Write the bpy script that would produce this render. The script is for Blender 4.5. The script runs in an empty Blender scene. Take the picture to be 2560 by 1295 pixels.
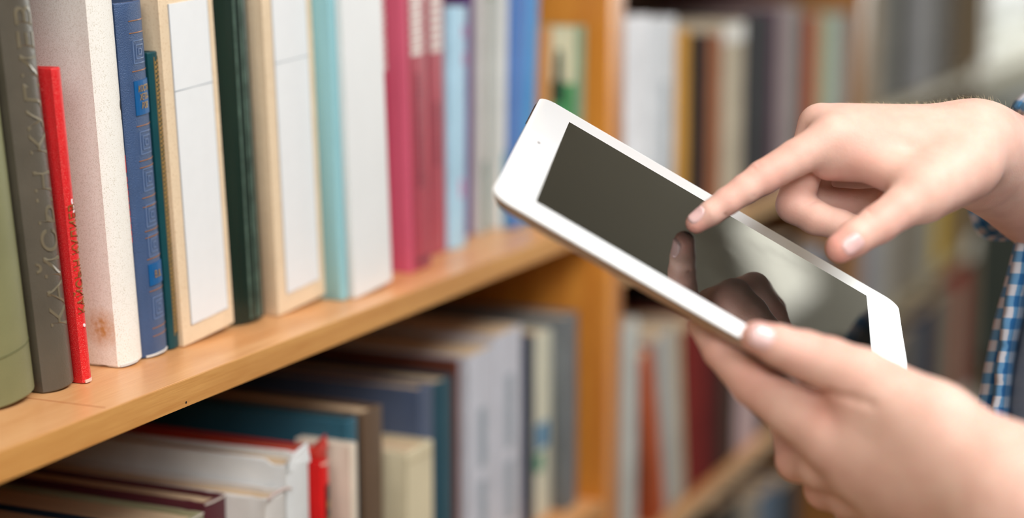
import bpy, bmesh, math, random
import numpy as np
from mathutils import Vector, Matrix, Euler
random.seed(7); RNG = np.random.RandomState(5)
scn = bpy.context.scene
COL = scn.collection
R = math.radians

# ------------------------------------------------------------------ camera
# world: X runs along the bookcase (away from the camera), Y goes into the shelves, Z up. metres.
F, CX, CY = 4600.0, 1280.0, 647.5
VX, VY = 3350.0, -173.0
nx = np.array([VX-CX, CY-VY, F]); nx /= np.linalg.norm(nx)
pitch = math.atan2(CY-VY, F)
nz = np.array([0, math.cos(pitch), -math.sin(pitch)])
ny = -np.cross(nz, nx)
M = np.array([nx, ny, nz])                      # camera (right, up, forward) -> world
ZT = 1.10                                       # top of the main shelf
CAM = np.array([0, 0, ZT]) - M @ np.array([(0-CX)/F*.9, (CY-1130)/F*.9, .9])
def P(px, py, d):                               # point seen at a pixel, at depth d
    return CAM + M @ np.array([(px-CX)/F*d, (CY-py)/F*d, d])
def onplane(px, py, ax, v):
    d = M @ np.array([(px-CX)/F, (CY-py)/F, 1.0]); t = (v-CAM[ax])/d[ax]
    return CAM + d*t
def xat(px, Y, Z):                              # world X on the line (.,Y,Z) that shows at column px
    lo, hi = -0.6, 12.0
    for _ in range(50):
        mid = (lo+hi)/2; q = M.T @ (np.array([mid, Y, Z])-CAM)
        if CX+F*q[0]/q[2] < px: lo = mid
        else: hi = mid
    return lo

cam = bpy.data.cameras.new('camera'); camo = bpy.data.objects.new('camera', cam); COL.objects.link(camo)
cam.sensor_width = 36.0; cam.lens = F/2560*36.0; cam.clip_start = .01; cam.clip_end = 200
rt, up, fw = M @ np.array([1, 0, 0]), M @ np.array([0, 1, 0]), M @ np.array([0, 0, 1])
camo.matrix_world = Matrix(((rt[0], up[0], -fw[0], CAM[0]), (rt[1], up[1], -fw[1], CAM[1]), (rt[2], up[2], -fw[2], CAM[2]), (0, 0, 0, 1)))
cam.dof.use_dof = True; cam.dof.focus_distance = 1.04; cam.dof.aperture_fstop = 2.4; cam.dof.aperture_blades = 0
scn.camera = camo
scn.view_settings.view_transform = 'Standard'; scn.view_settings.look = 'None'
scn.view_settings.gamma = 1.0; scn.view_settings.use_curve_mapping = False
scn.view_settings.exposure = 0.0

# ------------------------------------------------------------------ light
w = bpy.data.worlds.new('daylight'); scn.world = w; w.use_nodes = True
bg = w.node_tree.nodes['Background']; bg.inputs[0].default_value = (.97, .99, .96, 1); bg.inputs[1].default_value = 1.7
def area(name, loc, target, sx, sy, power, col=(1, 1, 1)):
    l = bpy.data.lights.new(name, 'AREA'); l.shape = 'RECTANGLE'; l.size = sx; l.size_y = sy; l.energy = power; l.color = col
    o = bpy.data.objects.new(name, l); COL.objects.link(o); o.location = loc
    o.rotation_euler = (Vector(target)-Vector(loc)).to_track_quat('-Z', 'Y').to_euler(); return o
area("ceiling_light_panel", (.1, -1.2, 2.7), (.3, -.3, .9), 1.5, .9, 60, (.97, .985, 1))
area("left_key_light", (-2.1, -1.35, 2.5), (.5, 0, 1.0), 1.6, 1.2, 60, (.94, .975, 1))  # added key light from the left; no window stands there
area("far_ceiling_fill", (8.0, -1.6, 1.7), (2.5, -1.2, 2.6), 3.4, 1.5, 110, (.98, 1, .95))  # area light added inside the end window to brighten the ceiling
area("room_fill_light", (3.2, -3.7, 1.7), (2.2, 0, 1.0), 3.5, 1.6, 22, (.96, 1, 1))  # added fill lamp for the far shelves; no opening behind it

# ------------------------------------------------------------------ materials
MATS = {}
def nodes(m):
    m.use_nodes = True; nt = m.node_tree; return nt, nt.nodes, nt.links, nt.nodes['Principled BSDF']
def lin(c):
    return tuple(((v/255)/12.92 if v/255 <= .04045 else ((v/255+.055)/1.055)**2.4) for v in c)
def mat(name, rgb, rough=.6, var=.10, scale=60, bump=.0, bscale=400, spec=.4, speck=None, streak=False, sss=0, stretch=(1, 1, 1)):
    """rgb in 0-255 sRGB; gentle mottling plus optional grain bump / speckle"""
    if name in MATS: return MATS[name]
    m = bpy.data.materials.new(name); nt, N, L, bs = nodes(m)
    c = lin(rgb); bs.inputs['Roughness'].default_value = rough; bs.inputs['Specular IOR Level'].default_value = spec
    tc = N.new('ShaderNodeTexCoord'); mp = N.new('ShaderNodeMapping'); L.new(tc.outputs['Object'], mp.inputs[0])
    mp.inputs['Scale'].default_value = stretch
    nz_ = N.new('ShaderNodeTexNoise'); nz_.inputs['Scale'].default_value = scale; nz_.inputs['Detail'].default_value = 5
    L.new(mp.outputs[0], nz_.inputs['Vector'])
    rp = N.new('ShaderNodeValToRGB'); rp.color_ramp.elements[0].position = .3; rp.color_ramp.elements[1].position = .7
    rp.color_ramp.elements[0].color = (*[v*(1-var) for v in c], 1); rp.color_ramp.elements[1].color = (*[min(1, v*(1+var)) for v in c], 1)
    L.new(nz_.outputs[0], rp.inputs[0]); out = rp.outputs[0]
    if speck:
        n2 = N.new('ShaderNodeTexNoise'); n2.inputs['Scale'].default_value = speck[1]; n2.inputs['Detail'].default_value = 3
        L.new(tc.outputs['Object'], n2.inputs['Vector'])
        r2 = N.new('ShaderNodeValToRGB'); r2.color_ramp.elements[0].position = .55; r2.color_ramp.elements[1].position = .68
        r2.color_ramp.elements[0].color = (0, 0, 0, 1); r2.color_ramp.elements[1].color = (1, 1, 1, 1)
        L.new(n2.outputs[0], r2.inputs[0])
        mx = N.new('ShaderNodeMix'); mx.data_type = 'RGBA'; L.new(r2.outputs[0], mx.inputs['Factor'])
        L.new(out, mx.inputs[6]); mx.inputs[7].default_value = (*lin(speck[0]), 1); out = mx.outputs[2]
    L.new(out, bs.inputs['Base Color'])
    if bump:
        n3 = N.new('ShaderNodeTexNoise'); n3.inputs['Scale'].default_value = bscale; n3.inputs['Detail'].default_value = 4
        L.new(mp.outputs[0], n3.inputs['Vector']); bp = N.new('ShaderNodeBump'); bp.inputs['Strength'].default_value = bump; bp.inputs['Distance'].default_value = .001
        L.new(n3.outputs[0], bp.inputs['Height']); L.new(bp.outputs[0], bs.inputs['Normal'])
    MATS[name] = m; return m
def wood(name, base, dark, axis='x', rough=.38):
    if name in MATS: return MATS[name]
    m = bpy.data.materials.new(name); nt, N, L, bs = nodes(m)
    tc = N.new('ShaderNodeTexCoord'); mp = N.new('ShaderNodeMapping'); L.new(tc.outputs['Object'], mp.inputs[0])
    mp.inputs['Scale'].default_value = {'x': (1.2, 22, 22), 'z': (22, 22, 1.2)}[axis]
    n1 = N.new('ShaderNodeTexNoise'); n1.inputs['Scale'].default_value = 3; n1.inputs['Detail'].default_value = 6; n1.inputs['Distortion'].default_value = .6
    L.new(mp.outputs[0], n1.inputs['Vector'])
    mp2 = N.new('ShaderNodeMapping'); mp2.inputs['Scale'].default_value = {'x': (14, 260, 260), 'z': (260, 260, 14)}[axis]; L.new(tc.outputs['Object'], mp2.inputs[0])
    n2 = N.new('ShaderNodeTexNoise'); n2.inputs['Scale'].default_value = 3; n2.inputs['Detail'].default_value = 3; L.new(mp2.outputs[0], n2.inputs['Vector'])
    ad = N.new('ShaderNodeMath'); ad.operation = 'MULTIPLY_ADD'; L.new(n2.outputs[0], ad.inputs[0]); ad.inputs[1].default_value = .45; L.new(n1.outputs[0], ad.inputs[2])
    rp = N.new('ShaderNodeValToRGB'); e = rp.color_ramp.elements; e[0].position = .50; e[1].position = .92
    e[0].color = (*lin(dark), 1); e[1].color = (*lin(base), 1); L.new(ad.outputs[0], rp.inputs[0])
    L.new(rp.outputs[0], bs.inputs['Base Color']); bs.inputs['Roughness'].default_value = rough
    bp = N.new('ShaderNodeBump'); bp.inputs['Strength'].default_value = .12; bp.inputs['Distance'].default_value = .0008
    L.new(n2.outputs[0], bp.inputs['Height']); L.new(bp.outputs[0], bs.inputs['Normal'])
    MATS[name] = m; return m
def pagemat(name, rgb):
    if name in MATS: return MATS[name]
    m = bpy.data.materials.new(name); nt, N, L, bs = nodes(m); c = lin(rgb)
    tc = N.new('ShaderNodeTexCoord'); mp = N.new('ShaderNodeMapping'); mp.inputs['Scale'].default_value = (1, .02, .02); L.new(tc.outputs['Object'], mp.inputs[0])
    n1 = N.new('ShaderNodeTexNoise'); n1.inputs['Scale'].default_value = 1800; n1.inputs['Detail'].default_value = 4; L.new(mp.outputs[0], n1.inputs['Vector'])
    rp = N.new('ShaderNodeValToRGB'); e = rp.color_ramp.elements; e[0].position = .3; e[1].position = .65
    e[0].color = (*[v*.72 for v in c], 1); e[1].color = (*c, 1); L.new(n1.outputs[0], rp.inputs[0]); L.new(rp.outputs[0], bs.inputs['Base Color'])
    bs.inputs['Roughness'].default_value = .9; bs.inputs['Specular IOR Level'].default_value = .1
    MATS[name] = m; return m
def flat(name, rgb, rough=.5, metal=0, spec=.4, emit=0):
    if name in MATS: return MATS[name]
    m = bpy.data.materials.new(name); nt, N, L, bs = nodes(m)
    bs.inputs['Base Color'].default_value = (*lin(rgb), 1); bs.inputs['Roughness'].default_value = rough
    bs.inputs['Metallic'].default_value = metal; bs.inputs['Specular IOR Level'].default_value = spec
    if emit: bs.inputs['Emission Color'].default_value = (*lin(rgb), 1); bs.inputs['Emission Strength'].default_value = emit
    MATS[name] = m; return m

# ------------------------------------------------------------------ mesh helpers
def mk(name, verts, faces, m, parent=None, smooth=False, loc=None):
    me = bpy.data.meshes.new(name); me.from_pydata([tuple(map(float, v)) for v in verts], [], faces); me.update()
    if m: me.materials.append(m)
    if smooth: me.polygons.foreach_set('use_smooth', [True]*len(me.polygons))
    o = bpy.data.objects.new(name, me); COL.objects.link(o)
    if parent: o.parent = parent
    if loc is not None: o.location = loc
    return o
def boxvf(x0, x1, y0, y1, z0, z1, b=0.0):
    """box, with all twelve edges chamfered by b"""
    bm = bmesh.new(); bmesh.ops.create_cube(bm, size=1)
    for v in bm.verts: v.co = ((x0+x1)/2+v.co.x*(x1-x0), (y0+y1)/2+v.co.y*(y1-y0), (z0+z1)/2+v.co.z*(z1-z0))
    if b: bmesh.ops.bevel(bm, geom=bm.edges[:], offset=b, segments=2, profile=.6, affect='EDGES')
    bm.verts.index_update(); V = [tuple(v.co) for v in bm.verts]; Fc = [tuple(v.index for v in f.verts) for f in bm.faces]; bm.free(); return V, Fc
def box(name, x0, x1, y0, y1, z0, z1, m, parent=None, b=0.0, loc=None):
    V, Fc = boxvf(x0, x1, y0, y1, z0, z1, b); return mk(name, V, Fc, m, parent, loc=loc)
def join_vf(parts):
    V, Fc = [], []
    for v, f in parts:
        o = len(V); V += list(v); Fc += [tuple(i+o for i in q) for q in f]
    return V, Fc
def empty(name, loc, label=None, cat=None, group=None, rot=(0, 0, 0)):
    o = bpy.data.objects.new(name, None); COL.objects.link(o); o.location = [float(v) for v in loc]; o.rotation_euler = rot; o.empty_display_size = .02
    tag(o, label, cat, group); return o
def tag(o, label=None, cat=None, group=None, kind=None):
    if label: o['label'] = label
    if cat: o['category'] = cat
    if group: o['group'] = group
    if kind: o['kind'] = kind
    return o
_fc = {}
def textmesh(s, size=.01, extrude=.0002, shear=0., bold=.0, sx=1.0, spacing=1.0):
    cu = bpy.data.curves.new('t', 'FONT'); cu.body = s; cu.size = size; cu.extrude = extrude; cu.shear = shear; cu.offset = bold
    cu.align_x = 'LEFT'; cu.space_character = spacing; cu.resolution_u = 3
    o = bpy.data.objects.new('t', cu); COL.objects.link(o); dg = bpy.context.evaluated_depsgraph_get()
    me = bpy.data.meshes.new_from_object(o.evaluated_get(dg)); bpy.data.objects.remove(o)
    V = np.array([v.co for v in me.vertices]).reshape(-1, 3); Fc = [tuple(p.vertices) for p in me.polygons]; V[:, 0] *= sx
    bpy.data.meshes.remove(me); return V, Fc

# ------------------------------------------------------------------ book builder
def spine_y(x, t, b):                           # distance of the spine surface behind its foremost line
    u = np.clip(np.abs(2*np.asarray(x)/t-1), 0, 1); return b*u**2.6
def book(z, X0, t, Yf, H, D, lean, m, label, b=.0012, pages=None, group=None, yaw=0, paper=False, cat='book', th=None, n=9, name='book', crumple=0):
    """one book: cover (boards and spine in one case) and page block. local x = thickness, y = into the shelf, z = height"""
    a = R(lean); zz = z + (t*math.sin(a) if a > 0 else 0)
    root = empty(name, (X0, Yf, zz+.0003), label, cat, group, (0, a, R(yaw)))
    th = th or (.0006 if paper else .0026); th = min(th, t*.3)
    g = 0 if paper else min(.0011, t*.08)
    out = [(0, D)]
    if g: out += [(0, b+.015), (g, b+.0105), (0, b+.006)]
    k = n if b > .0015 else 5
    for i in range(k+1):
        u = i/k; x = t*(.5-.5*math.cos(math.pi*u)); out.append((x, float(spine_y(x, t, b))))
    if g: out += [(t, b+.006), (t-g, b+.0105), (t, b+.015)]
    out.append((t, D)); out = np.array(out)
    cxm = t/2
    inn = out.copy(); inn[:, 0] = np.where(out[:, 0] < cxm, np.maximum(out[:, 0], 0)+th, out[:, 0]-th)
    inn[:, 0] = np.clip(inn[:, 0], th, t-th); inn[:, 1] = out[:, 1]+th; inn[0, 1] = inn[-1, 1] = D
    V, Fc = [], []; K = len(out); e = min(.0007, th*.4)
    rings = [(0, e), (e, 0), (H-e, 0), (H, e)]
    dirs = inn-out; dirs /= np.maximum(np.linalg.norm(dirs, axis=1, keepdims=True), 1e-9)
    for zr, ins in rings:
        o2 = out+dirs*ins
        for j, q in enumerate(o2):
            dz = crumple*(.5*math.sin(j*2.1)+.5*math.sin(j*.9+1)) if zr > H/2 else 0
            V.append((q[0], q[1], zr+dz))
    for zr in (0, H):
        for j, q in enumerate(inn): V.append((q[0], q[1], V[(3 if zr else 0)*K+j][2]))
    for r in range(3):
        for j in range(K-1): Fc.append((r*K+j, (r+1)*K+j, (r+1)*K+j+1, r*K+j+1)[::-1])
    o4, o5 = 4*K, 5*K
    for j in range(K-1):
        Fc.append((o4+j, o4+j+1, j+1, j)[::-1]); Fc.append((3*K+j, 3*K+j+1, o5+j+1, o5+j)[::-1])
        Fc.append((o4+j, o5+j, o5+j+1, o4+j+1))
    Fc.append((0, K, 2*K, 3*K, o5, o4)); Fc.append((K-1, 2*K-1, 3*K-1, 4*K-1, o5+K-1, o4+K-1)[::-1])
    c = mk('cover', V, Fc, m, root)
    c.data.polygons.foreach_set('use_smooth', [True]*len(c.data.polygons))
    c.data.set_sharp_from_angle(angle=R(32))
    d = 0.0004 if paper else .0035
    pm = pages or MATS.get('pages_tan') or pagemat('pages_tan', (212, 184, 150))
    Vp, Fp = [], []; ip = [q for q in inn if q[1] <= D-.002]+[]
    ip = [(th+1e-4, D-(.0004 if paper else .004))]+[(q[0], q[1]+.0006) for q in inn[1:-1]]+[(t-th-1e-4, D-(.0004 if paper else .004))]
    for zr in (d, H-d): Vp += [(q[0], q[1], zr) for q in ip]
    K2 = len(ip); Fp.append(tuple(range(K2))); Fp.append(tuple(range(K2, 2*K2))[::-1])
    for j in range(K2): Fp.append((j, (j+1) % K2, K2+(j+1) % K2, K2+j)[::-1])
    mk('pages', Vp, Fp, pm, root)
    root['_t'] = t; root['_b'] = b; root['_H'] = H
    return root
def spine_patch(root, name, x0, x1, z0, z1, m, lift=.0003, thick=.0003, n=7, parent=None, label=None):
    """thin raised patch following the spine (paper label, gold rule, blocked panel)"""
    t, b = root['_t'], root['_b']; V, Fc = [], []; xs = np.linspace(x0, x1, n)
    ys = spine_y(xs, t, b)-lift
    for zz in (z0, z1):
        V += [(x, y-thick, zz) for x, y in zip(xs, ys)]
        V += [(x, y+lift*.9, zz) for x, y in zip(xs, ys)]
    for j in range(n-1):
        Fc += [(j, j+1, 2*n+j+1, 2*n+j), (n+j+1, n+j, 3*n+j, 3*n+j+1), (j, n+j, n+j+1, j+1), (2*n+j, 2*n+j+1, 3*n+j+1, 3*n+j)]
    Fc += [(0, 2*n, 3*n, n), (n-1, 2*n-1, 4*n-1, 3*n-1)]
    o = mk(name, V, Fc, m, parent or root)
    if label: o['label'] = label
    return o
def spine_bits(root, name, rects, m, lift=.0004, parent=None, label=None):
    """many small raised marks joined in one part"""
    t, b = root['_t'], root['_b']; parts = []
    cut = []
    for (x0, x1, z0, z1) in rects:
        q_ = 1 if b < .0015 else max(1, int(math.ceil((x1-x0)/.0016)))
        cut += [(x0+(x1-x0)*i/q_, x0+(x1-x0)*(i+1)/q_, z0, z1) for i in range(q_)]
    for (x0, x1, z0, z1) in cut:
        y0 = float(spine_y((x0+x1)/2, t, b)); ya, yb = float(spine_y(x0, t, b)), float(spine_y(x1, t, b))
        V = [(x0, ya-lift, z0), (x1, yb-lift, z0), (x1, yb-lift, z1), (x0, ya-lift, z1), (x0, ya+.0004, z0), (x1, yb+.0004, z0), (x1, yb+.0004, z1), (x0, ya+.0004, z1)]
        parts.append((V, [(0, 1, 2, 3), (0, 4, 5, 1), (1, 5, 6, 2), (2, 6, 7, 3), (3, 7, 4, 0)]))
    V, Fc = join_vf(parts); o = mk(name, V, Fc, m, parent or root)
    if label: o['label'] = label
    return o
def spine_text(root, s, m, size, xc, z0, up=True, sx=1.0, lift=.0004, name='title', extrude=.0002, bold=0., shear=0, horiz=False, label=None, parent=None, spacing=1.0):
    """lettering running up the spine (or across it when horiz)"""
    t, b = root['_t'], root['_b']; V, Fc = textmesh(s, size, extrude, shear, bold, sx, spacing)
    if horiz:
        wd = V[:, 0].max()-V[:, 0].min(); X = xc-wd/2+V[:, 0]-V[:, 0].min(); Z = z0+V[:, 1]
    else:
        hc = V[:, 1].max()/2+V[:, 1].min()/2; X = xc-(V[:, 1]-hc); Z = z0+V[:, 0]
    Y = spine_y(X, t, b)-lift-V[:, 2]
    Wv = np.stack([X, Y, Z], 1); o = mk(name, Wv, Fc, m, parent or root)
    if label: o['label'] = label
    return o

# ------------------------------------------------------------------ room
def struct(o): o['kind'] = 'structure'; return o
floor_m = mat('floor_lino', (112, 94, 74), .35, .12, 8, .05, 60)
wall_m = mat('wall_paint', (196, 186, 160), .8, .04, 3, .1, 300)
ceil_m = mat('ceiling_paint', (205, 200, 186), .85, .03, 3, .1, 200)
struct(box('floor', -2.6, 9.0, -4.0, .6, -.06, 0, floor_m))
struct(box('ceiling', -2.6, 9.0, -4.0, .6, 2.8, 2.86, ceil_m))
wx0, wx1, wz0, wz1 = 5.25, 7.9, .925, 2.35
V, Fc = join_vf([boxvf(-2.6, wx0, .5, .6, 0, 2.8), boxvf(wx1, 9.0, .5, .6, 0, 2.8), boxvf(wx0, wx1, .5, .6, 0, wz0), boxvf(wx0, wx1, .5, .6, wz1, 2.8)])
struct(mk('wall_back', V, Fc, wall_m))
struct(box('wall_front', -2.6, 9.0, -4.1, -4.0, 0, 2.8, mat('wall_dark_brown', (112, 88, 62), .7, .1, 3))); struct(box('wall_start', -2.7, -2.6, -4.1, .6, 0, 2.8, wall_m))  # unseen walls added to block ambient light; front one browned to darken further
# far wall with a long low-silled window
WX = 8.2
wv = [boxvf(WX, WX+.15, -4.0, .5, 0, .62), boxvf(WX, WX+.15, -4.0, .5, 2.5, 2.8), boxvf(WX, WX+.15, -4.0, -3.6, .62, 2.5), boxvf(WX, WX+.15, .30, .5, .62, 2.5)]
V, Fc = join_vf(wv); struct(mk('wall_end', V, Fc, wall_m))
frm = flat('window_frame_paint', (232, 232, 226), .4)
wf = [boxvf(WX+.03, WX+.09, -3.6, .30, .62, .68, .004), boxvf(WX+.03, WX+.09, -3.6, .30, 2.44, 2.5, .004)]
for yy in (-3.6, -2.62, -1.64, -.66, .24): wf.append(boxvf(WX+.03, WX+.09, yy, yy+.06, .68, 2.44, .004))
V, Fc = join_vf(wf); win = struct(mk('window_1', V, Fc, frm))
V, Fc = join_vf([boxvf(wx0, wx1, .52, .58, wz0, wz0+.05, .004), boxvf(wx0, wx1, .52, .58, wz1-.05, wz1, .004), boxvf(wx0-.02, wx1+.02, .44, .52, wz0-.03, wz0, .004)]+[boxvf(q, q+.05, .52, .58, wz0+.05, wz1-.05, .004) for q in (wx0, wx0+.866, wx0+1.733, wx1-.05)])
win2 = struct(mk('window_2', V, Fc, frm))
for zf in (.0,):
    lc = empty('low_cabinet', (5.0, .12, 0), 'low dark grey-green cabinet under the bright window at the far right', 'cabinet')
    box('body', 0, 2.9, 0, .37, .04, .80, mat('cabinet_paint', (74, 84, 80), .5, .1, 5), lc, .004); box('top', -.01, 2.91, -.015, .375, .80, .825, mat('cabinet_top', (96, 98, 92), .4, .1, 5), lc, .003)
    for q in range(5):
        dd = box('door', .01+q*.577, .575+q*.577, -.018, 0, .06, .78, mat('cabinet_door%d' % (q % 2), ((112, 106, 94), (84, 84, 80))[q % 2], .5, .1, 5), lc, .003)
        box('handle', .05+q*.577, .065+q*.577, -.032, -.018, .5, .62, flat('steel', (180, 180, 178), .3, metal=1), dd, .002)
    box('plinth', .02, 2.88, .02, .35, 0, .04, flat('dark_plinth', (40, 40, 40)), lc)
glass = bpy.data.materials.new('window_glass'); nt, N, L, bs = nodes(glass); bs.inputs['Roughness'].default_value = 0; bs.inputs['Transmission Weight'].default_value = 1; bs.inputs['IOR'].default_value = 1.05
for yy in (-3.54, -2.56, -1.58, -.60): box('pane', WX+.055, WX+.061, yy, yy+.9, .68, 2.44, glass, win)
for q in (wx0+.05, wx0+.916, wx0+1.783): box('pane', q, q+.816, .548, .553, wz0+.05, wz1-.05, glass, win2)
# hedge and lawn outside
leaf = mat('hedge_leaves', (70, 92, 48), .7, .5, 6, .6, 20)
bmh = bmesh.new()
for i in range(26):
    cxh = 11.5+random.uniform(-.5, .8); yh_ = -5+i*.24; bmesh.ops.create_icosphere(bmh, subdivisions=2, radius=random.uniform(.35, .55), matrix=Matrix.Translation((cxh, yh_, random.uniform(.15, .55))))
for v in bmh.verts: v.co += Vector((random.uniform(-.05, .05), random.uniform(-.05, .05), random.uniform(-.05, .05)))
me = bpy.data.meshes.new('hedge'); bmh.to_mesh(me); bmh.free(); me.materials.append(leaf)
hedge = bpy.data.objects.new('hedge', me); COL.objects.link(hedge); tag(hedge, 'low green hedge outside the far window', 'hedge')
struct(box('ground', 8.4, 30, -12, 12, -.2, -.1, mat('lawn', (120, 130, 80), .9, .3, 3)))

# ------------------------------------------------------------------ bookcases
w_panel = wood('wood_panel', (226, 152, 62), (198, 118, 38), 'z')
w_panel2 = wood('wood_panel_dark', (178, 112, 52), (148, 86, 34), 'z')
w_top = wood('wood_shelf_top', (228, 172, 118), (206, 140, 84), 'x', .32)
w_edge = wood('wood_edge_toned', (206, 150, 82), (180, 118, 54), 'x', .45)  # front edge tone: fall of light painted into the same wood
w_back = wood('wood_back_panel', (96, 66, 40), (70, 46, 26), 'z', .7)
def bookcase(x0, x1, tops, label, pm=None, pm2=None, tm=None, em=None):
    w_panel, w_panel2, w_top, w_edge = pm or globals()['w_panel'], pm2 or globals()['w_panel2'], tm or globals()['w_top'], em or globals()['w_edge']
    root = empty('bookcase', (x0, 0, 0), label, 'bookcase', 'bookcases standing side by side')
    w_ = x1-x0; T = .020; D = .27
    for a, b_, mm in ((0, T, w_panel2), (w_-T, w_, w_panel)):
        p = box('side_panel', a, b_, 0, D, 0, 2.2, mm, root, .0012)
    box('back_panel', T, w_-T, D-.008, D, .05, 2.18, w_back, root)
    box('top_board', T, w_-T, 0, D-.008, 2.165, 2.183, w_top, root, .001)
    box('plinth', T, w_-T, .02, .036, 0, .07, w_panel, root, .001)
    for z in tops:
        s = box('shelf_board', T+.0003, w_-T-.0003, .0012, D-.009, z-.0158, z, w_top, root, .0006)
        box('edge_tone_strip', T+.0003, w_-T-.0003, 0, .0012, z-.0158, z, w_edge, s, .0003)  # strip of the same wood, its painted tone standing for light on the front
        if z == ZT and x0 < 0:
            xs_ = onplane(200, 1012, 2, ZT)[0]-x0; box('board_seam', xs_, xs_+.0006, .004, D-.01, z-.0005, z+.00012, flat('seam_brown', (168, 92, 52), .6), s)
            q_ = onplane(465, 1006, 1, 0.); box('nail_hole', q_[0]-x0-.0006, q_[0]-x0+.0006, -.0002, .0004, q_[2]-.0006, q_[2]+.0006, flat('hole_black', (24, 16, 12), .8), s)
    return root
Z1L, Z2U, Z2L, Z3U, Z3L, Z3B = .835, 1.045, .755, 1.10, .785, .47
bookcase(-.13, .848, (.16, .49, Z1L, ZT, 1.42, 1.74), 'near orange wood bookcase whose long shelf carries the sharp books')
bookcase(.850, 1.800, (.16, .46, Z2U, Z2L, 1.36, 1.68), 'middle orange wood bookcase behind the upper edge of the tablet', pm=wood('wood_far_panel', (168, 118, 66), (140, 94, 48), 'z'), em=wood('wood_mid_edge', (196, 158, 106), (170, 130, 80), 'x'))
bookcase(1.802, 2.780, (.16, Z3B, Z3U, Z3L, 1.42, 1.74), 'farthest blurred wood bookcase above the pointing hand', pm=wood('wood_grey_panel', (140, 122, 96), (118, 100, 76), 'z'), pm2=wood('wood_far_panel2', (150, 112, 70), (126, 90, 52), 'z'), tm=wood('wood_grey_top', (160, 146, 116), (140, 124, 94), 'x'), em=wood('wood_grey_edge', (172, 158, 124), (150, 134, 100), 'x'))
cardw = flat('highlight_white', (244, 242, 228), .25, spec=.6)  # white cards added to stand for light caught by the shelf ends
for zz, nm in ((Z3U, 'white card added as the bright highlight at the end of the farthest upper shelf'), (Z3L, 'white card added as the bright highlight at the end of the farthest middle shelf, beside the wrist'), (Z3B+.02, 'white card added as the bright highlight at the end of the farthest low shelf')):
    h = empty('highlight_card', (2.66, -.001, zz-.010), nm, 'highlight card', 'highlight cards on the farthest shelves')
    box('backing', 0, .085, -.002, .0, -.018, .022, flat('highlight_backing', (225, 228, 225), .15, spec=.8), h, .0006)
    box('card', .004, .081, -.003, -.0021, -.015, .019, cardw, h)

# ------------------------------------------------------------------ book materials
mt_olive = mat('cloth_olive', (122, 121, 84), .5, .14, 18, .25, 900, .35)
mt_gb = mat('leather_grey_brown', (88, 81, 70), .36, .14, 30, .2, 700, .5)
mt_red = mat('cloth_red', (214, 26, 32), .42, .06, 60, .2, 1400, .4, speck=((232, 120, 110), 2600))
mt_speck = mat('speckled_cream', (226, 216, 200), .7, .04, 30, .08, 1600, .2, speck=((186, 172, 158), 1500))
mt_specks = mat('speckled_cream_spine', (236, 231, 222), .6, .03, 30, .08, 1600, .2, speck=((206, 196, 178), 1500))
mt_blue = mat('leather_blue', (62, 84, 120), .38, .12, 40, .5, 1500, .45)
mt_bluelab = flat('label_bright_blue', (2, 84, 140), .45)
mt_gold = flat('gold_foil', (186, 150, 92), .35, metal=.5)
mt_copper = flat('copper_foil', (176, 122, 82), .4, metal=.4)
mt_teal = mat('cloth_dark_teal', (14, 66, 72), .4, .12, 60, .2, 1200)
mt_beige = mat('card_beige', (224, 200, 168), .7, .05, 40, .1, 900, .2, speck=((212, 184, 150), 700))
mt_paper = mat('paper_white', (226, 226, 225), .65, .012, 90, .1, 250, .2)
mt_dgreen = mat('leather_dark_green', (26, 42, 34), .27, .25, 40, .25, 260, .5, stretch=(1, 1, .12))
mt_turq = mat('cloth_turquoise', (140, 186, 192), .5, .05, 30, .1, 900, .3, stretch=(1, 1, .2))
mt_wgrey = mat('cover_white_grey', (222, 222, 220), .5, .02, 20, .1, 300, .3)
mt_crim = mat('gloss_crimson', (176, 58, 84), .35, .10, 14, 0, 1, .45)
mt_pink = mat('gloss_pink', (196, 84, 108), .35, .08, 10, 0, 1, .45)
mt_bar = flat('lettering_off_white', (216, 204, 196), .5)
mt_bardk = flat('lettering_dark_red', (112, 34, 52), .5)
pagemat('pages_tan', (212, 184, 150)); pagemat('pages_white', (222, 214, 200)); pagemat('pages_brown', (172, 138, 104))
def C(name, rgb, rough=.5, var=.08): return mat('cover_'+name, rgb, rough, var, 25, .1, 700, .35)

# ------------------------------------------------------------------ books: main shelf, nearest first
prev = [-.05]
def shelfbook(pl, pr, Yf, lean, H, m, label, z=ZT, D=.15, gapfix=.0002, **k):
    """pl, pr: columns of the foot of the spine"""
    bb = k.get('b', 0)*(.9 if k.get('b', 0) > .005 and pl < 100 else .55)
    x0 = max(xat(pl, Yf+bb, z), prev[0]+gapfix); x1 = max(xat(pr, Yf+bb, z), x0+.004)
    t = (x1-x0)*math.cos(R(lean)); prev[0] = x1
    return book(z, x0, t, Yf, H, D, lean, m, label, group='books on the main shelf', **k)
for i, (t, mm, lb) in enumerate(()): pass
prev[0] = -.04
bk = shelfbook(-60, 90, .048, -6.6, .245, mt_olive, 'olive green cloth book with a broad rounded spine, first at the left edge', b=.011, n=14, D=.16)
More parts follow.
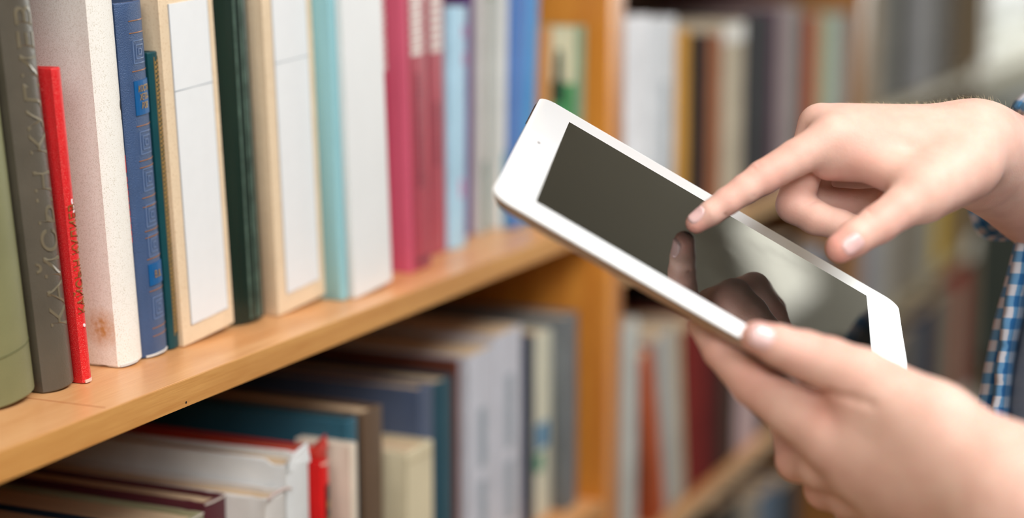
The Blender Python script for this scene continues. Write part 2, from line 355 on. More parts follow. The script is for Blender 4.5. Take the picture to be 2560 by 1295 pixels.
# fold line low on the olive spine
spine_bits(bk, 'seam', [(x, x+.0022, .026+.05*x, .0264+.05*x) for x in np.arange(.004, bk['_t']-.004, .0022)], C('olive_dark', (92, 92, 58)), lift=.0003)
bk = shelfbook(90, 186, .047, -6.3, .245, mt_gb, 'grey-brown leather book with large embossed Cyrillic capitals, left of the red one', b=.006, n=12, D=.16)
tt = bk['_t']
emb = mat('embossing_grey_gold', (112, 102, 82), .28, .1, 80, 0, 1, .6)
spine_text(bk, 'КАЙСЫН КУЛИЕВ', emb, .0180, tt*.43, .033, sx=1.12, lift=.0001, extrude=.00035, shear=.15, name='embossed_lettering', spacing=1.02)
bk = shelfbook(187, 231, .045, -5.2, .1785, mt_red, 'thin bright red book standing low against the speckled cream one', b=.0018, D=.14, pages=MATS['pages_white'])
tt = bk['_t']
spine_text(bk, 'КАЙСЫН КУЛИЕВ', mat('worn_gold', (142, 84, 40), .5, .2, 500), .0074, tt*.38, .040, sx=.98, name='title')
wh_ink = flat('white_ink', (236, 226, 228), .5)
cz = [(tt*.50+.0008*math.cos(a)*.9, .0335+.0010*math.sin(a)) for a in np.linspace(0, 2*math.pi, 12, endpoint=False)]
mk('white_dot', [(x, -.0006, z) for x, z in cz]+[(x, .0006, z) for x, z in cz], [tuple(range(12))]+[(i, (i+1) % 12, 12+(i+1) % 12, 12+i) for i in range(12)], wh_ink, bk)
spine_bits(bk, 'white_mark', [(tt*.56+.0008*math.sin(i*.55), tt*.56+.0008*math.sin(i*.55)+.0009, .098+i*.0007, .0988+i*.0007) for i in range(11)], wh_ink)
spine_patch(bk, 'worn_foot', .001, tt-.001, .0004, .0022, C('bare_board', (226, 190, 172)), lift=.0002)
book(ZT, .1400, .008, .075, .150, .10, -4.9, C('cream_thin', (232, 224, 204)), 'thin cream booklet set back between the red book and the speckled one', b=.0008, paper=True, group='books on the main shelf')
prev[0] = .150
bk = shelfbook(302, 361, .0475, -4.55, .218, mt_specks, 'thick speckled cream book with a brown stain, right of the red book', b=.0035, n=12, D=.17, pages=MATS['pages_white'])
tt = bk['_t']
# speckled board, stain, printed marks on the right edge of the spine
st = bpy.data.materials.new('brown_stain'); nt, N, L, bs = nodes(st); tc = N.new('ShaderNodeTexCoord')
gr = N.new('ShaderNodeTexGradient'); gr.gradient_type = 'SPHERICAL'; mp = N.new('ShaderNodeMapping'); L.new(tc.outputs['Object'], mp.inputs[0])
mp.inputs['Scale'].default_value = (70, 70, 70); mp.inputs['Location'].default_value = (0, -.0125*70, -.0235*70)
nn = N.new('ShaderNodeTexNoise'); nn.inputs['Scale'].default_value = 300; L.new(tc.outputs['Object'], nn.inputs[0])
L.new(mp.outputs[0], gr.inputs[0])
sp = N.new('ShaderNodeTexNoise'); sp.inputs['Scale'].default_value = 1500; sp.inputs['Detail'].default_value = 3; L.new(tc.outputs['Object'], sp.inputs['Vector'])
r1 = N.new('ShaderNodeValToRGB'); r1.color_ramp.elements[0].position = .46; r1.color_ramp.elements[1].position = .7; r1.color_ramp.elements[0].color = (*lin((246, 239, 230)), 1); r1.color_ramp.elements[1].color = (*lin((222, 210, 197)), 1); L.new(sp.outputs[0], r1.inputs[0])
ml = N.new('ShaderNodeMath'); ml.operation = 'MULTIPLY'; L.new(gr.outputs[0], ml.inputs[0]); L.new(nn.outputs[0], ml.inputs[1])
m2 = N.new('ShaderNodeMath'); m2.operation = 'MULTIPLY'; m2.use_clamp = True; L.new(ml.outputs[0], m2.inputs[0]); m2.inputs[1].default_value = 1.9
mx = N.new('ShaderNodeMix'); mx.data_type = 'RGBA'; L.new(m2.outputs[0], mx.inputs['Factor']); L.new(r1.outputs[0], mx.inputs[6]); mx.inputs[7].default_value = (*lin((206, 150, 92)), 1); L.new(mx.outputs[2], bs.inputs['Base Color']); bs.inputs['Roughness'].default_value = .7
box('front_board', -.0004, .0002, .0036, .168, .0012, .2165, st, bk)['label'] = 'speckled left board with a small brown stain low down'
inkb = flat('black_ink', (34, 30, 30), .5); inkr = flat('red_ink', (206, 62, 48), .5)
spine_bits(bk, 'black_mark', [(tt*.93+.0012*math.sin(i*.42)-.0006, tt*.93+.0012*math.sin(i*.42)+.0002, .143+i*.0007, .1438+i*.0007) for i in range(16)], inkb)
spine_bits(bk, 'red_mark', [(tt*.95-.0010*abs(i-9)/9, tt*.95-.0010*abs(i-9)/9+.0006, .112+i*.0007, .1128+i*.0007) for i in range(14)]+[(tt*.975, tt*.975+.0005, .070+i*.004, .073+i*.004) for i in range(10)], inkr)
spine_patch(bk, 'worn_foot', .001, tt*.6, .0003, .0016, flat('bare_paper', (206, 202, 196), .8), lift=.0002)
# blue ornamented
bk = shelfbook(362, 424, .0478, -4.1, .2105, mt_blue, 'blue leather book with blocked square ornaments and bright blue title labels', b=.0042, n=14, D=.16, pages=MATS['pages_white'])
tt = bk['_t']; H_ = .2105
x0, x1 = tt*.30, tt*.93
bd = C('blue_blocked', (54, 76, 110), .35)
lab1 = spine_patch(bk, 'title_label', x0, x1, .1450, .1650, mt_bluelab, lift=.0004, label='bright blue label with gold Cyrillic title')
for i, s in enumerate(('КОСТА', 'ХЕТА-', 'РОВ')): spine_text(bk, s, mt_gold, .0052, (x0+x1)/2, .1585-i*.0050, horiz=True, lift=.0010, shear=.2, sx=.62, extrude=.0001, parent=lab1, name='lettering')
lab2 = spine_patch(bk, 'volume_label', x0, x1, .0430, .0560, mt_bluelab, lift=.0004)
spine_text(bk, 'В.II.', mt_gold, .0062, (x0+x1)/2, .0472, horiz=True, lift=.0010, sx=.75, extrude=.0001, parent=lab2, name='lettering')
for zc in (.192, .1335-.0, .1175, .0985, .0800-.0, .0625, .027): pass
orn = [.1815, .1285, .1065, .0850, .0668, .0288]
gold_z = [.1995, .1925, .1705, .1385, .1375-.0195, .1185-.0045, .0960, .0905, .0760, .0720, .0590, .0395, .0168, .0120]
for zc in orn:
    hh = .0068
    rr = []
    for q in (1.0, .62, .28):
        w2 = (x1-x0)*.40*q; h2 = hh*q; xc = (x0+x1)/2; e_ = .0006
        rr += [(xc-w2, xc+w2, zc+h2-e_, zc+h2), (xc-w2, xc+w2, zc-h2, zc-h2+e_), (xc-w2, xc-w2+e_, zc-h2, zc+h2), (xc+w2-e_, xc+w2, zc-h2, zc+h2)]
    spine_bits(bk, 'blocked_ornament', rr, C('blue_raised', (98, 118, 152), .3), lift=.0003)
for zc in gold_z: spine_patch(bk, 'gold_rule', x0-.0004, x1+.0002, zc, zc+.00042, mt_copper, lift=.0003, thick=.0001, n=5)
spine_patch(bk, 'worn_foot', .002, tt-.002, .0003, .0016, flat('bare_paper', (206, 202, 196)), lift=.0002)
bk = shelfbook(424, 449, .0490, -4.1, .181, mt_teal, 'thin dark teal book with a gold ornamental border, behind the blue one', b=.0012, D=.14)
tt = bk['_t']; rr = []
for i in range(64):
    z_ = .010+i*.0026; a_ = random.random()
    rr.append((tt*.52, tt*.52+tt*.10*(1+a_), z_, z_+.0016)); rr.append((tt*.74, tt*.74+tt*.1*(1+random.random()), z_+.0008, z_+.0022))
rr += [(tt*.46, tt*.49, .008, .178), (tt*.96, tt*.985, .008, .178)]
spine_bits(bk, 'gold_ornament', rr, mt_gold)
# slipcase 1
def slipcase(pl, pr, Yf, lean, H, label, line_z, lw):
    bk = shelfbook(pl, pr, Yf, lean, H, mt_beige, label, b=.0007, D=.19, th=.003)
    t = bk['_t']
    lp = spine_patch(bk, 'paper_label', t*lw[0], t*lw[1], lw[2], lw[3], mt_paper, lift=.0004, thick=.0002, n=3, label='blank white paper label with a pencil line')
    spine_bits(bk, 'pencil_line', [(t*lw[0], t*lw[1], line_z, line_z+.00035)], flat('pencil', (120, 130, 138)), lift=.0009, parent=lp)
    e_ = .0003; g_ = flat('label_edge_grey', (176, 182, 190))  # thin grey lines along the label's edges
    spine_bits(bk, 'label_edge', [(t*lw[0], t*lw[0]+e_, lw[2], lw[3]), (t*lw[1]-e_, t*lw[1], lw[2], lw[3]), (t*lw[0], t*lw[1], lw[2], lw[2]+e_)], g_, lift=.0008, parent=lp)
    return bk
slipcase(450, 587, .0462, -4.1, .230, 'beige card slipcase with a blank white label, left of the dark green spine', .1560, (.155, .875, .0120, .2080))
bk = shelfbook(590, 669, .0450, -3.4, .235, mt_dgreen, 'dark green glossy leather book with a ridged rounded spine', b=.0085, n=16, D=.17)
tt = bk['_t']
for q in (.30, .46, .56): spine_patch(bk, 'spine_ridge', tt*q, tt*q+.0011, .003, .232, mat('leather_green_worn', (84, 104, 92), .4, .5, 90, .3, 300), lift=.0003, thick=.0003, n=3)
slipcase(679, 815, .0405, -3.4, .232, 'second beige card slipcase with a white label, left of the turquoise book', .1660, (.165, .86, .0130, .2250))
bk = shelfbook(819, 872, .0270, -3.4, .236, mt_turq, 'slim turquoise cloth book between the two tall pale cases', b=.0022, D=.17)
bk = shelfbook(874, 982, .0225, -3.4, .240, mt_wgrey, 'plain white-grey folder standing right of the turquoise book', b=.0010, D=.19, pages=MATS['pages_white'])
# crimson set
def bars(bk, x0, x1, z0, z1, n, m, name='lettering'):
    t = bk['_t']; h = (z1-z0)/n
    spine_bits(bk, name, [(t*x0, t*(x1-.08*random.random()), z0+i*h+h*.1, z0+i*h+h*.86) for i in range(n)], m)
bk = shelfbook(957, 984, .046, -2.7, .235, mt_crim, 'crimson paperback with a pale title block, half hidden by the white folder', b=.0006, paper=True, D=.15)
bars(bk, .05, .95, .150, .205, 9, mt_bar)
bk = shelfbook(986, 1034, .0315, -2.4, .237, mt_pink, 'bright pink glossy paperback with a plain spine, standing proudest of the red set', b=.0035, paper=True, D=.16)
bk = shelfbook(1036, 1079, .0315, -2.2, .236, C('crimson_rose', (164, 58, 74), .4), 'crimson paperback with pale title block, right of the bright pink one', b=.0006, paper=True, D=.16)
bars(bk, .08, .80, .160, .215, 9, mt_bar); bars(bk, .30, .55, .062, .148, 20, mt_bardk, 'small_lettering'); bars(bk, .1, .9, .004, .010, 1, mt_bardk, 'foot_mark')
bk = shelfbook(1080, 1117, .050, -1.2, .236, C('rose_red', (166, 66, 80), .4), 'third rose-red paperback of the set, beside the pale blue book', b=.0006, paper=True, D=.15)
bars(bk, .10, .92, .158, .215, 9, mt_bar); bars(bk, .35, .6, .070, .120, 12, mt_bardk, 'small_lettering')
bk = shelfbook(1121, 1168, .047, 1.0, .192, C('pale_blue', (166, 200, 218), .4, .12), 'pale blue paperback with small pink blots, shorter than its neighbours', b=.0022, paper=True, D=.14)
tt = bk['_t']
spine_bits(bk, 'pink_blot', [(tt*.62, tt*.8, .168, .176), (tt*.66, tt*.84, .146, .155), (tt*.5, tt*.7, .040, .055)], C('blot', (196, 150, 176)))
spine_bits(bk, 'lilac_strip', [(tt*.86, tt*.99, .004, .18)], C('lilac', (150, 128, 178)))
bk = shelfbook(1169, 1182, .066, 1.0, .225, C('purple', (88, 50, 106), .5), 'dark purple book standing behind the pale blue one', b=.0006, D=.12)
def twotone(bk, z0, z1, m, name='lower_band', label=None):
    spine_patch(bk, name, 0.0003, bk['_t']-.0003, z0, z1, m, lift=.0003, n=4, label=label)
bk = shelfbook(1183, 1208, .056, 1.1, .215, C('off_white', (212, 208, 200)), 'narrow off-white book with a dark green foot', b=.0008, D=.14)
twotone(bk, .002, .062, C('bottle_green', (24, 98, 84)), label='dark green lower third')
bk = shelfbook(1209, 1229, .062, 1.3, .235, C('stone_grey', (158, 160, 152)), 'stone grey book between the two white ones with coloured feet', b=.0008, D=.14)
twotone(bk, .195, .225, C('moss', (92, 112, 72)), 'upper_band')
bk = shelfbook(1230, 1262, .052, 2.2, .235, C('soft_white', (218, 218, 214)), 'soft white book with a teal foot, left of the blue books', b=.0008, D=.14)
twotone(bk, .002, .066, C('teal_band', (22, 148, 168)), label='teal lower quarter')
bk = shelfbook(1268, 1302, .044, 4.2, .236, C('cornflower', (92, 130, 190), .4), 'cornflower blue book leaning right beside the lighter blue one', b=.0012, D=.16)
bk = shelfbook(1304, 1330, .046, 4.6, .236, C('sky_blue', (82, 152, 208), .4), 'lighter sky blue book leaning toward the end panel', b=.0012, D=.16)
# booklet facing outward against the end panel
bk = book(ZT, .7830, .012, .0105, .170, .115, 2.2, C('booklet_sage', (128, 150, 118)), 'cream and green picture booklet resting against the orange end panel', b=.0006, paper=True, group='books on the main shelf', pages=MATS['pages_white'])
mk('cream_cover_print', *boxvf(-.0004, 0, .005, .027, .120, .169), C('booklet_cream', (222, 212, 172)), bk)
mk('green_cover_print', *boxvf(-.0004, 0, .005, .027, .001, .120), C('booklet_green', (84, 152, 92)), bk)
mk('orange_margin', *boxvf(-.0004, 0, .027, .050, .001, .169), C('booklet_orange', (214, 150, 92)), bk)
V, Fc = join_vf([boxvf(-.0009, -.0004, .0165, .0235, .118, .142), boxvf(-.0009, -.0004, .0150, .0255, .103, .122), boxvf(-.0009, -.0004, .0175, .0225, .142, .149)])
mk('dark_picture', V, Fc, C('booklet_dark', (34, 52, 36)), bk)

# ------------------------------------------------------------------ books: lower shelf of the near bookcase (seen from above)
LIM = [99.]
def rowbook(pl, pr, pt, Yf, z, m, label, group, lean=0, D=.15, H=None, ref='r', X=None, **k):
    """columns of the spine edges and the row of its top, measured on the plane y = Yf"""
    top = pt if X else onplane(pr, pt, 1, Yf)[2]
    # keep X at the top for columns; lean shifts the foot
    H = H or (top-z)/math.cos(R(lean)); sh = H*math.sin(R(lean))
    # exact X for both columns at that height
    x0 = xat(pl, Yf, top)-sh; x1 = xat(pr, Yf, top)-sh
    if X: x0, x1 = X; H = pt-z
    x0 = max(x0, prev[0]+.0003); x1 = min(max(x1, x0+.004), LIM[0])
    if x1-x0 < .004: print('SKIP', label); return None
    prev[0] = x1
    return book(z, x0, (x1-x0)*math.cos(R(lean)), Yf, H, D, lean, m, label, group=group, **k)
G2 = 'books on the lower near shelf'; LIM[0] = .8275
prev[0] = -.10
navy = C('navy', (26, 46, 66)); maroon = C('maroon', (84, 34, 42)); worn = C('worn_sage', (150, 148, 116))
pt_ = MATS['pages_tan']
for i, (pl, pr, pt, Yf, m, lb, k) in enumerate([
    (60, 190, 1345, .050, C('brown_old', (112, 84, 62)), 'old brown book in the bottom left corner, only its pages in view', dict(D=.16)),
    (215, 385, 1318, .050, navy, 'navy book lying along the bottom edge, left of the sage one', dict(D=.16)),
    (392, 512, 1281, .048, worn, 'worn sage book with frayed head and maroon right board', dict(D=.17)),
    (514, 567, 1235, .048, maroon, 'maroon book with tan pages, left of the white cloth one', dict(D=.18)),
    (690, 716, .9935, .017, C('linen_white', (214, 208, 202), .7), 'off-white linen book with a frayed pinkish headcap and thick tan pages', dict(D=.20, b=.003, X=(.2742, .2990))),
    (722, 776, 1140, .018, C('chalk_white', (224, 224, 222), .55), 'taller chalk white book with a crumpled head above the tan pages', dict(D=.20, b=.002, crumple=.003)),
    (805, 825, 1150, .018, C('vivid_red', (222, 34, 34), .4), 'vivid red book with a black and gold spine label', dict(D=.15, b=.0015)),
    (826, 838, 1.0010, .030, C('brick_red', (190, 52, 40)), 'brick red book with torn head, set back behind the vivid red one', dict(D=.17, X=(.3565, .3740))),
    (880, 896, 1106, .018, C('ivory', (222, 206, 186), .6), 'ivory book between the vivid red and the tall brown ones', dict(D=.045, b=.002)),
    (897, 905, 1.0135, .027, C('petrol', (44, 88, 104)), 'petrol blue book with tan pages rising behind the ivory one', dict(D=.19, X=(.3955, .4120))),
    (908, 957, 1012, .030, C('umber', (96, 74, 56)), 'tall umber brown book with a square spine', dict(D=.2, b=.001)),
    (1020, 1084, 1100, .020, C('parchment', (206, 192, 160), .6), 'parchment coloured book with a stained flat spine', dict(D=.14, b=.001)),
    (1086, 1094, 1.008, .032, C('slate_blue', (72, 82, 104)), 'slate blue book taller than the parchment one in front of it', dict(D=.20, b=.001, X=(.5172, .5420))),
    (1095, 1141, 938, .036, C('deep_teal', (38, 72, 84)), 'deep teal book left of the white lettered pair', dict(D=.2, b=.004)),
    (1142, 1150, 900, .038, C('rust_brown', (104, 56, 42)), 'thin rust brown book touching the white lettered pair', dict(D=.2)),
    (1152, 1238, 862, .030, C('lavender_white', (196, 196, 204), .5), 'lavender white binder, the lower and left one of the lettered pair', dict(D=.16, b=.001, paper=True)),
    (1240, 1306, 812, .030, C('lavender_white', (196, 196, 204), .5), 'lavender white binder, the taller and right one of the lettered pair', dict(D=.17, b=.001, paper=True)),
    (1309, 1338, 838, .034, C('midnight', (14, 32, 60)), 'narrow midnight blue book between the white binder and the cream one', dict(D=.15)),
    (1340, 1382, 822, .034, C('cream_pale', (212, 208, 186)), 'pale cream book with a blue and green picture near its foot', dict(D=.15)),
    (1384, 1452, 780, .020, C('mid_grey', (112, 116, 118), .5, .15), 'big mid grey book against the end panel of the lower shelf', dict(D=.2, b=.003)),
]):
    bk = rowbook(pl, pr, pt, Yf, Z1L, m, lb, G2, pages=k.pop('pages', pt_), **k); tt = bk['_t']; hh = bk['_H']
    if i == 3 or i == 2:
        spine_patch(bk, 'frayed_head', .0005, tt-.0005, hh-.0010, hh-.0001, flat('frayed_thread', (206, 192, 180), .9), lift=.0006)
    if i == 4:
        cu = []
        for q in range(9):
            a = q/8*math.pi; cu.append((tt/2-tt*.55*math.cos(a), .0006+.004*math.sin(a)*.3, hh+.0004+.0016*math.sin(a)))
        V = []; 
        for c3 in cu:
            for a in range(6): V.append((c3[0], c3[1]-.0012+.0011*math.cos(a*math.pi/3), c3[2]+.0011*math.sin(a*math.pi/3)))
        Fc = [(q*6+a, q*6+(a+1) % 6, (q+1)*6+(a+1) % 6, (q+1)*6+a) for q in range(8) for a in range(6)]
        mk('headcap', V, Fc, C('headcap', (208, 186, 178)), bk, True)
        box('headband', .003, tt-.003, .004, .0052, hh-.006, hh-.001, flat('band_crimson', (130, 40, 60)), bk)
    if i == 5:
        # crumpled headcap standing up as a peak at the right
        V = [(0, 0, hh-.004), (tt, 0, hh-.004), (tt, .006, hh-.003), (0, .007, hh-.004), (0, .0004, hh+.0008), (tt*.7, .0004, hh+.006), (tt, .002, hh+.0095), (tt*.55, .005, hh+.005)]
        mk('crumpled_headcap', V, [(0, 1, 6, 5), (0, 5, 4), (1, 2, 6), (4, 5, 7, 3), (5, 6, 7), (6, 2, 7), (2, 3, 7)], m, bk)
        for s, z_ in (('У', .62), ('Ы', .50), ('У', .40)): spine_text(bk, s, inkb, .0075, tt*.62, hh*z_, name='handwritten_mark', shear=.3)
    if i == 6:
        lb_ = spine_patch(bk, 'black_label', tt*.35, tt*.97, hh*.60, hh*.90, flat('label_black', (30, 26, 18), .4), lift=.0004)
        spine_bits(bk, 'gold_mark', [(tt*.5, tt*.8, hh*q, hh*(q+.03)) for q in (.66, .73, .80)], mt_gold, lift=.0010, parent=lb_)
        spine_patch(bk, 'worn_head', .0004, tt-.0004, hh-.0016, hh-.0002, C('bare_board2', (226, 190, 172)), lift=.0004)
    if i == 7:
        V = [(0, .0, hh), (tt, .0, hh), (tt, .012, hh), (0, .014, hh), (tt*.9, .001, hh+.010), (tt*.4, .004, hh+.003)]
        mk('torn_head', V, [(0, 1, 4), (1, 2, 4), (0, 4, 5), (4, 2, 5), (2, 3, 5), (3, 0, 5)], m, bk)
    if i in (15, 16):
        bars(bk, .36, .66, hh*.46, hh*.74 if i == 15 else hh*.80, 16, flat('lettering_blue_grey', (138, 148, 156))); bars(bk, .36, .66, hh*.12, hh*.40, 14, flat('lettering_blue_grey', (138, 148, 156)))
    if i == 11: spine_patch(bk, 'headcap_fold', .0, tt, hh-.008, hh-.0072, C('parchment_dark', (172, 156, 124)), lift=.0004)
    if i == 18:
        spine_patch(bk, 'blue_picture', tt*.1, tt*.7, hh*.38, hh*.52, C('pict_blue', (48, 122, 164)), lift=.0004); spine_patch(bk, 'green_picture', tt*.05, tt*.4, hh*.26, hh*.36, C('pict_green', (60, 140, 110)), lift=.0004)

# ------------------------------------------------------------------ books: middle bookcase, upper shelf
def CB(name, rgb): return mat('cover_'+name, rgb, .85, .12, 25, .1, 700, .08)
G3 = 'books on the upper shelf of the middle bookcase'; LIM[0] = 1.779
prev[0] = .872
for i, (pl, pr, pt, Yf, col, lb, k) in enumerate([
    (1562, 1640, 38, .013, (226, 226, 228), 'broad white binder, first beside the orange post', dict(b=.006, D=.2)),
    (1641, 1697, 42, .013, (212, 214, 216), 'second white binder with faint vertical lettering', dict(b=.003, D=.2)),
    (1699, 1728, 75, .013, (198, 146, 66), 'ochre book right of the white binders', dict()),
    (1730, 1775, 85, .013, (26, 26, 28), 'black book between the ochre and the rust ones', dict(b=.003)),
    (1777, 1810, 85, .013, (150, 96, 66), 'rust brown book left of the beige one', dict()),
    (1812, 1868, 52, .013, (188, 176, 154), 'beige book in the middle of the blurred row', dict(b=.003)),
    (1870, 1934, 32, .013, (58, 58, 60), 'wide charcoal book above the pointing finger', dict(b=.002)),
    (1936, 1952, 22, .013, (96, 66, 82), 'thin mauve book left of the pinkish grey one', dict()),
    (1954, 2002, 12, .013, (156, 144, 142), 'pinkish grey book with a pale head', dict(b=.003)),
    (2004, 2017, 36, .013, (84, 84, 80), 'thin dark grey book left of the orange one', dict()),
    (2019, 2054, 38, .013, (178, 92, 54), 'rusty orange book above the big knuckle', dict(b=.002)),
    (2056, 2094, 36, .013, (170, 184, 156), 'pale green book right of the rusty orange one', dict(b=.002)),
    (2096, 2134, 32, .013, (168, 172, 172), 'pale grey book against the far post', dict(b=.003)),
]):
    bk = rowbook(pl, pr, pt, Yf, Z2U, CB('m%d' % i, col), lb, G3, **k)
    if i == 1: bars(bk, .3, .6, .06, .16, 16, flat('lettering_blue_grey', (138, 148, 156)))
    if i == 5: spine_patch(bk, 'pale_head', .001, bk['_t']-.001, bk['_H']*.9, bk['_H']-.002, C('pale_head', (208, 204, 196)))

# middle bookcase, lower shelf
G4 = 'books on the lower shelf of the middle bookcase'
prev[0] = .872
for i, (pl, pr, pt, Yf, ln, col, lb, k) in enumerate([
    (1545, 1604, 795, .013, 0, (188, 190, 184), 'pale grey book right of the post on the low middle shelf', dict(b=.003)),
    (1604, 1634, 885, .013, -15, (180, 90, 56), 'orange-brown book leaning left on the low middle shelf', dict(D=.14)),
    (1640, 1688, 830, .013, -10, (176, 174, 168), 'grey-white book leaning beside the orange-brown one', dict(D=.15)),
    (1690, 1704, 810, .013, -8, (190, 168, 134), 'thin tan book leaning on the dark red ones', dict()),
    (1712, 1766, 800, .013, -4, (118, 34, 30), 'dark red book under the tablet edge', dict(b=.002)),
    (1770, 1800, 790, .013, -2, (88, 26, 26), 'second darker red book under the tablet edge', dict(b=.002)),
    (1804, 1846, 780, .013, 0, (66, 48, 40), 'dark brown book beneath the tablet', dict()),
    (1850, 1900, 800, .013, 0, (196, 170, 170), 'pinkish white book just right of the dark brown one', dict()),
    (1902, 1960, 700, .013, 0, (58, 56, 54), 'dark grey book hidden behind the tablet middle', dict()),
    (1962, 2000, 585, .013, 0, (44, 46, 48), 'near-black book seen between tablet and curled fingers', dict()),
    (2002, 2060, 610, .013, 0, (140, 154, 170), 'blue-grey book seen below the curled fingers', dict()),
    (2062, 2100, 640, .013, 0, (90, 88, 92), 'dull grey book below the thumb tip', dict()),
]):
    rowbook(pl, pr, pt, Yf, Z2L, CB('n%d' % i, col), lb, G4, lean=ln, **k)
# middle bookcase, bottom shelf seen at the lower edge under the hand
prev[0] = 1.02
G6 = 'books on the bottom shelf of the middle bookcase'
for i, (pl, pr, pt, col, lb) in enumerate([
    (1800, 1850, 1235, (70, 66, 60), 'dark olive book at the bottom, left of the knuckles'),
    (1852, 1900, 1225, (152, 144, 132), 'beige-grey book at the bottom, beside the knuckles'),
    (1902, 1950, 1200, (96, 114, 134), 'steel blue book at the bottom under the bent fingers'),
    (1952, 2000, 1180, (60, 62, 66), 'dark slate book at the bottom under the bent fingers')]):
    rowbook(pl, pr, pt, .02, .46, CB('q%d' % i, col), lb, G6)

# farthest bookcase
G5 = 'books in the farthest bookcase'
prev[0] = 1.826
for i, (pl, pr, H, col, lb) in enumerate([
    (2172, 2205, .255, (150, 132, 108), 'tan-grey book right of the far post, upper row'),
    (2206, 2240, .262, (134, 134, 128), 'mid grey book in the upper far row'),
    (2241, 2278, .27, (78, 76, 72), 'dark grey book in the upper far row'),
    (2279, 2330, .268, (150, 150, 152), 'broad light grey book in the upper far row'),
    (2331, 2362, .262, (120, 118, 114), 'warm grey book near the end of the upper far row'),
    (2363, 2382, .255, (92, 90, 88), 'last dark book at the end of the upper far row')]):
    x0 = max(xat(pl, 0.012, 1.2), prev[0]+.0003); x1 = xat(pr, 0.012, 1.2); prev[0] = x1
    book(Z3U, x0, x1-x0, 0.012, H, .16, 0, CB('f%d' % i, col), lb, group=G5, b=.002)
prev[0] = 1.826
for i, (pl, pr, H, col, lb) in enumerate([
    (2128, 2160, .20, (176, 140, 128), 'pinkish tan book under the thumb in the middle far row'),
    (2161, 2200, .23, (148, 150, 158), 'lavender grey book under the thumb in the middle far row'),
    (2201, 2245, .24, (164, 160, 152), 'light stone book in the middle far row'),
    (2246, 2290, .22, (126, 116, 102), 'khaki brown book in the middle far row'),
    (2291, 2340, .24, (148, 144, 132), 'greenish grey book in the middle far row'),
    (2341, 2366, .25, (206, 172, 60), 'yellow book under the wrist in the middle far row'),
    (2367, 2398, .24, (150, 120, 60), 'ochre brown book under the wrist, last of its row')]):
    x0 = max(xat(pl, 0.012, .9), prev[0]+.0003); x1 = xat(pr, 0.012, .9); prev[0] = x1
    book(Z3L, x0, x1-x0, 0.012, H, .16, 0, CB('g%d' % i, col), lb, group=G5, b=.002)
prev[0] = 1.826
for i, (pl, pr, H, col, lb) in enumerate([
    (2100, 2150, .22, (92, 88, 84), 'grey book behind the tablet in the low far row'),
    (2151, 2200, .24, (120, 104, 88), 'brown-grey book behind the tablet in the low far row'),
    (2201, 2262, .23, (70, 66, 62), 'dark brown book right of the tablet corner'),
    (2263, 2290, .24, (128, 122, 114), 'stone grey book left of the navy one'),
    (2291, 2342, .25, (34, 48, 72), 'navy book right of the tablet corner'),
    (2343, 2379, .25, (126, 108, 88), 'taupe brown book right of the navy one'),
    (2380, 2396, .24, (150, 146, 132), 'pale putty book beside the red one'),
    (2397, 2430, .27, (160, 36, 34), 'deep red book at the far end of the low row')]):
    x0 = max(xat(pl, 0.012, .65), prev[0]+.0003); x1 = min(xat(pr, 0.012, .65), 2.756); prev[0] = x1
    book(Z3B, x0, x1-x0, 0.012, H, .16, 0, CB('h%d' % i, col), lb, group=G5, b=.002)

# ------------------------------------------------------------------ tablet
def cw(p): return CAM + M @ np.asarray(p, float)
def cwv(p): p = np.asarray(p, float); return CAM + p @ M.T
def pc(px, py, d): return np.array([(px-CX)/F*d, (CY-py)/F*d, d])
TL = pc(1423, 305, 1.043); LL = pc(1337, 505, .905)
u_ = np.array([.859, -.519, -.0])          # long axis, toward the lower right of the photograph
v_ = (LL-TL); v_ /= np.linalg.norm(v_)      # short axis, toward the viewer
u_ = u_ - v_*(u_ @ v_); u_ /= np.linalg.norm(u_)
n_ = np.cross(u_, v_); n_ = n_ if n_[2] < 0 else -n_
SW, SH = .197, .1478
W_, H_ = .2412, .1857; TH = .0094           # body
U, Vv, Nn = M @ u_, M @ (-v_), M @ n_
if np.dot(np.cross(U, Vv), Nn) < 0: print('WARNING left-handed tablet frame')
org = cw(TL)
tab = empty('tablet', (0, 0, 0), 'white tablet computer with a dark glossy blank screen, held in the hands', 'tablet')
tab.matrix_world = Matrix(((U[0], Vv[0], Nn[0], org[0]), (U[1], Vv[1], Nn[1], org[1]), (U[2], Vv[2], Nn[2], org[2]), (0, 0, 0, 1)))
bx0, bx1, by0, by1 = -.0212, -.0212+W_, .0188-H_, .0188
def rrect(x0, x1, y0, y1, r, k=10):
    pts = []
    for cx_, cy_, a0 in ((x1-r, y1-r, 0), (x0+r, y1-r, 90), (x0+r, y0+r, 180), (x1-r, y0+r, 270)):
        for i in range(k+1):
            a = R(a0+90*i/k); pts.append((cx_+r*math.cos(a), cy_+r*math.sin(a)))
    return pts
def loft(name, rings, m, parent, cap=(True, True)):
    V, Fc = [], []; K = len(rings[0][0])
    for pts, z in rings: V += [(x, y, z) for x, y in pts]
    for r_ in range(len(rings)-1):
        for j in range(K): Fc.append((r_*K+j, r_*K+(j+1) % K, (r_+1)*K+(j+1) % K, (r_+1)*K+j))
    if cap[0]: Fc.append(tuple(range(K))[::-1])
    if cap[1]: Fc.append(tuple(range((len(rings)-1)*K, len(rings)*K)))
    o = mk(name, V, Fc, m, parent, True); o.data.set_sharp_from_angle(angle=R(35)); return o
def ins(q, r=.0095): return rrect(bx0+q, bx1-q, by0+q, by1-q, max(r-q*.5, .002))
alu = flat('brushed_aluminium', (196, 192, 186), .35, metal=.85)
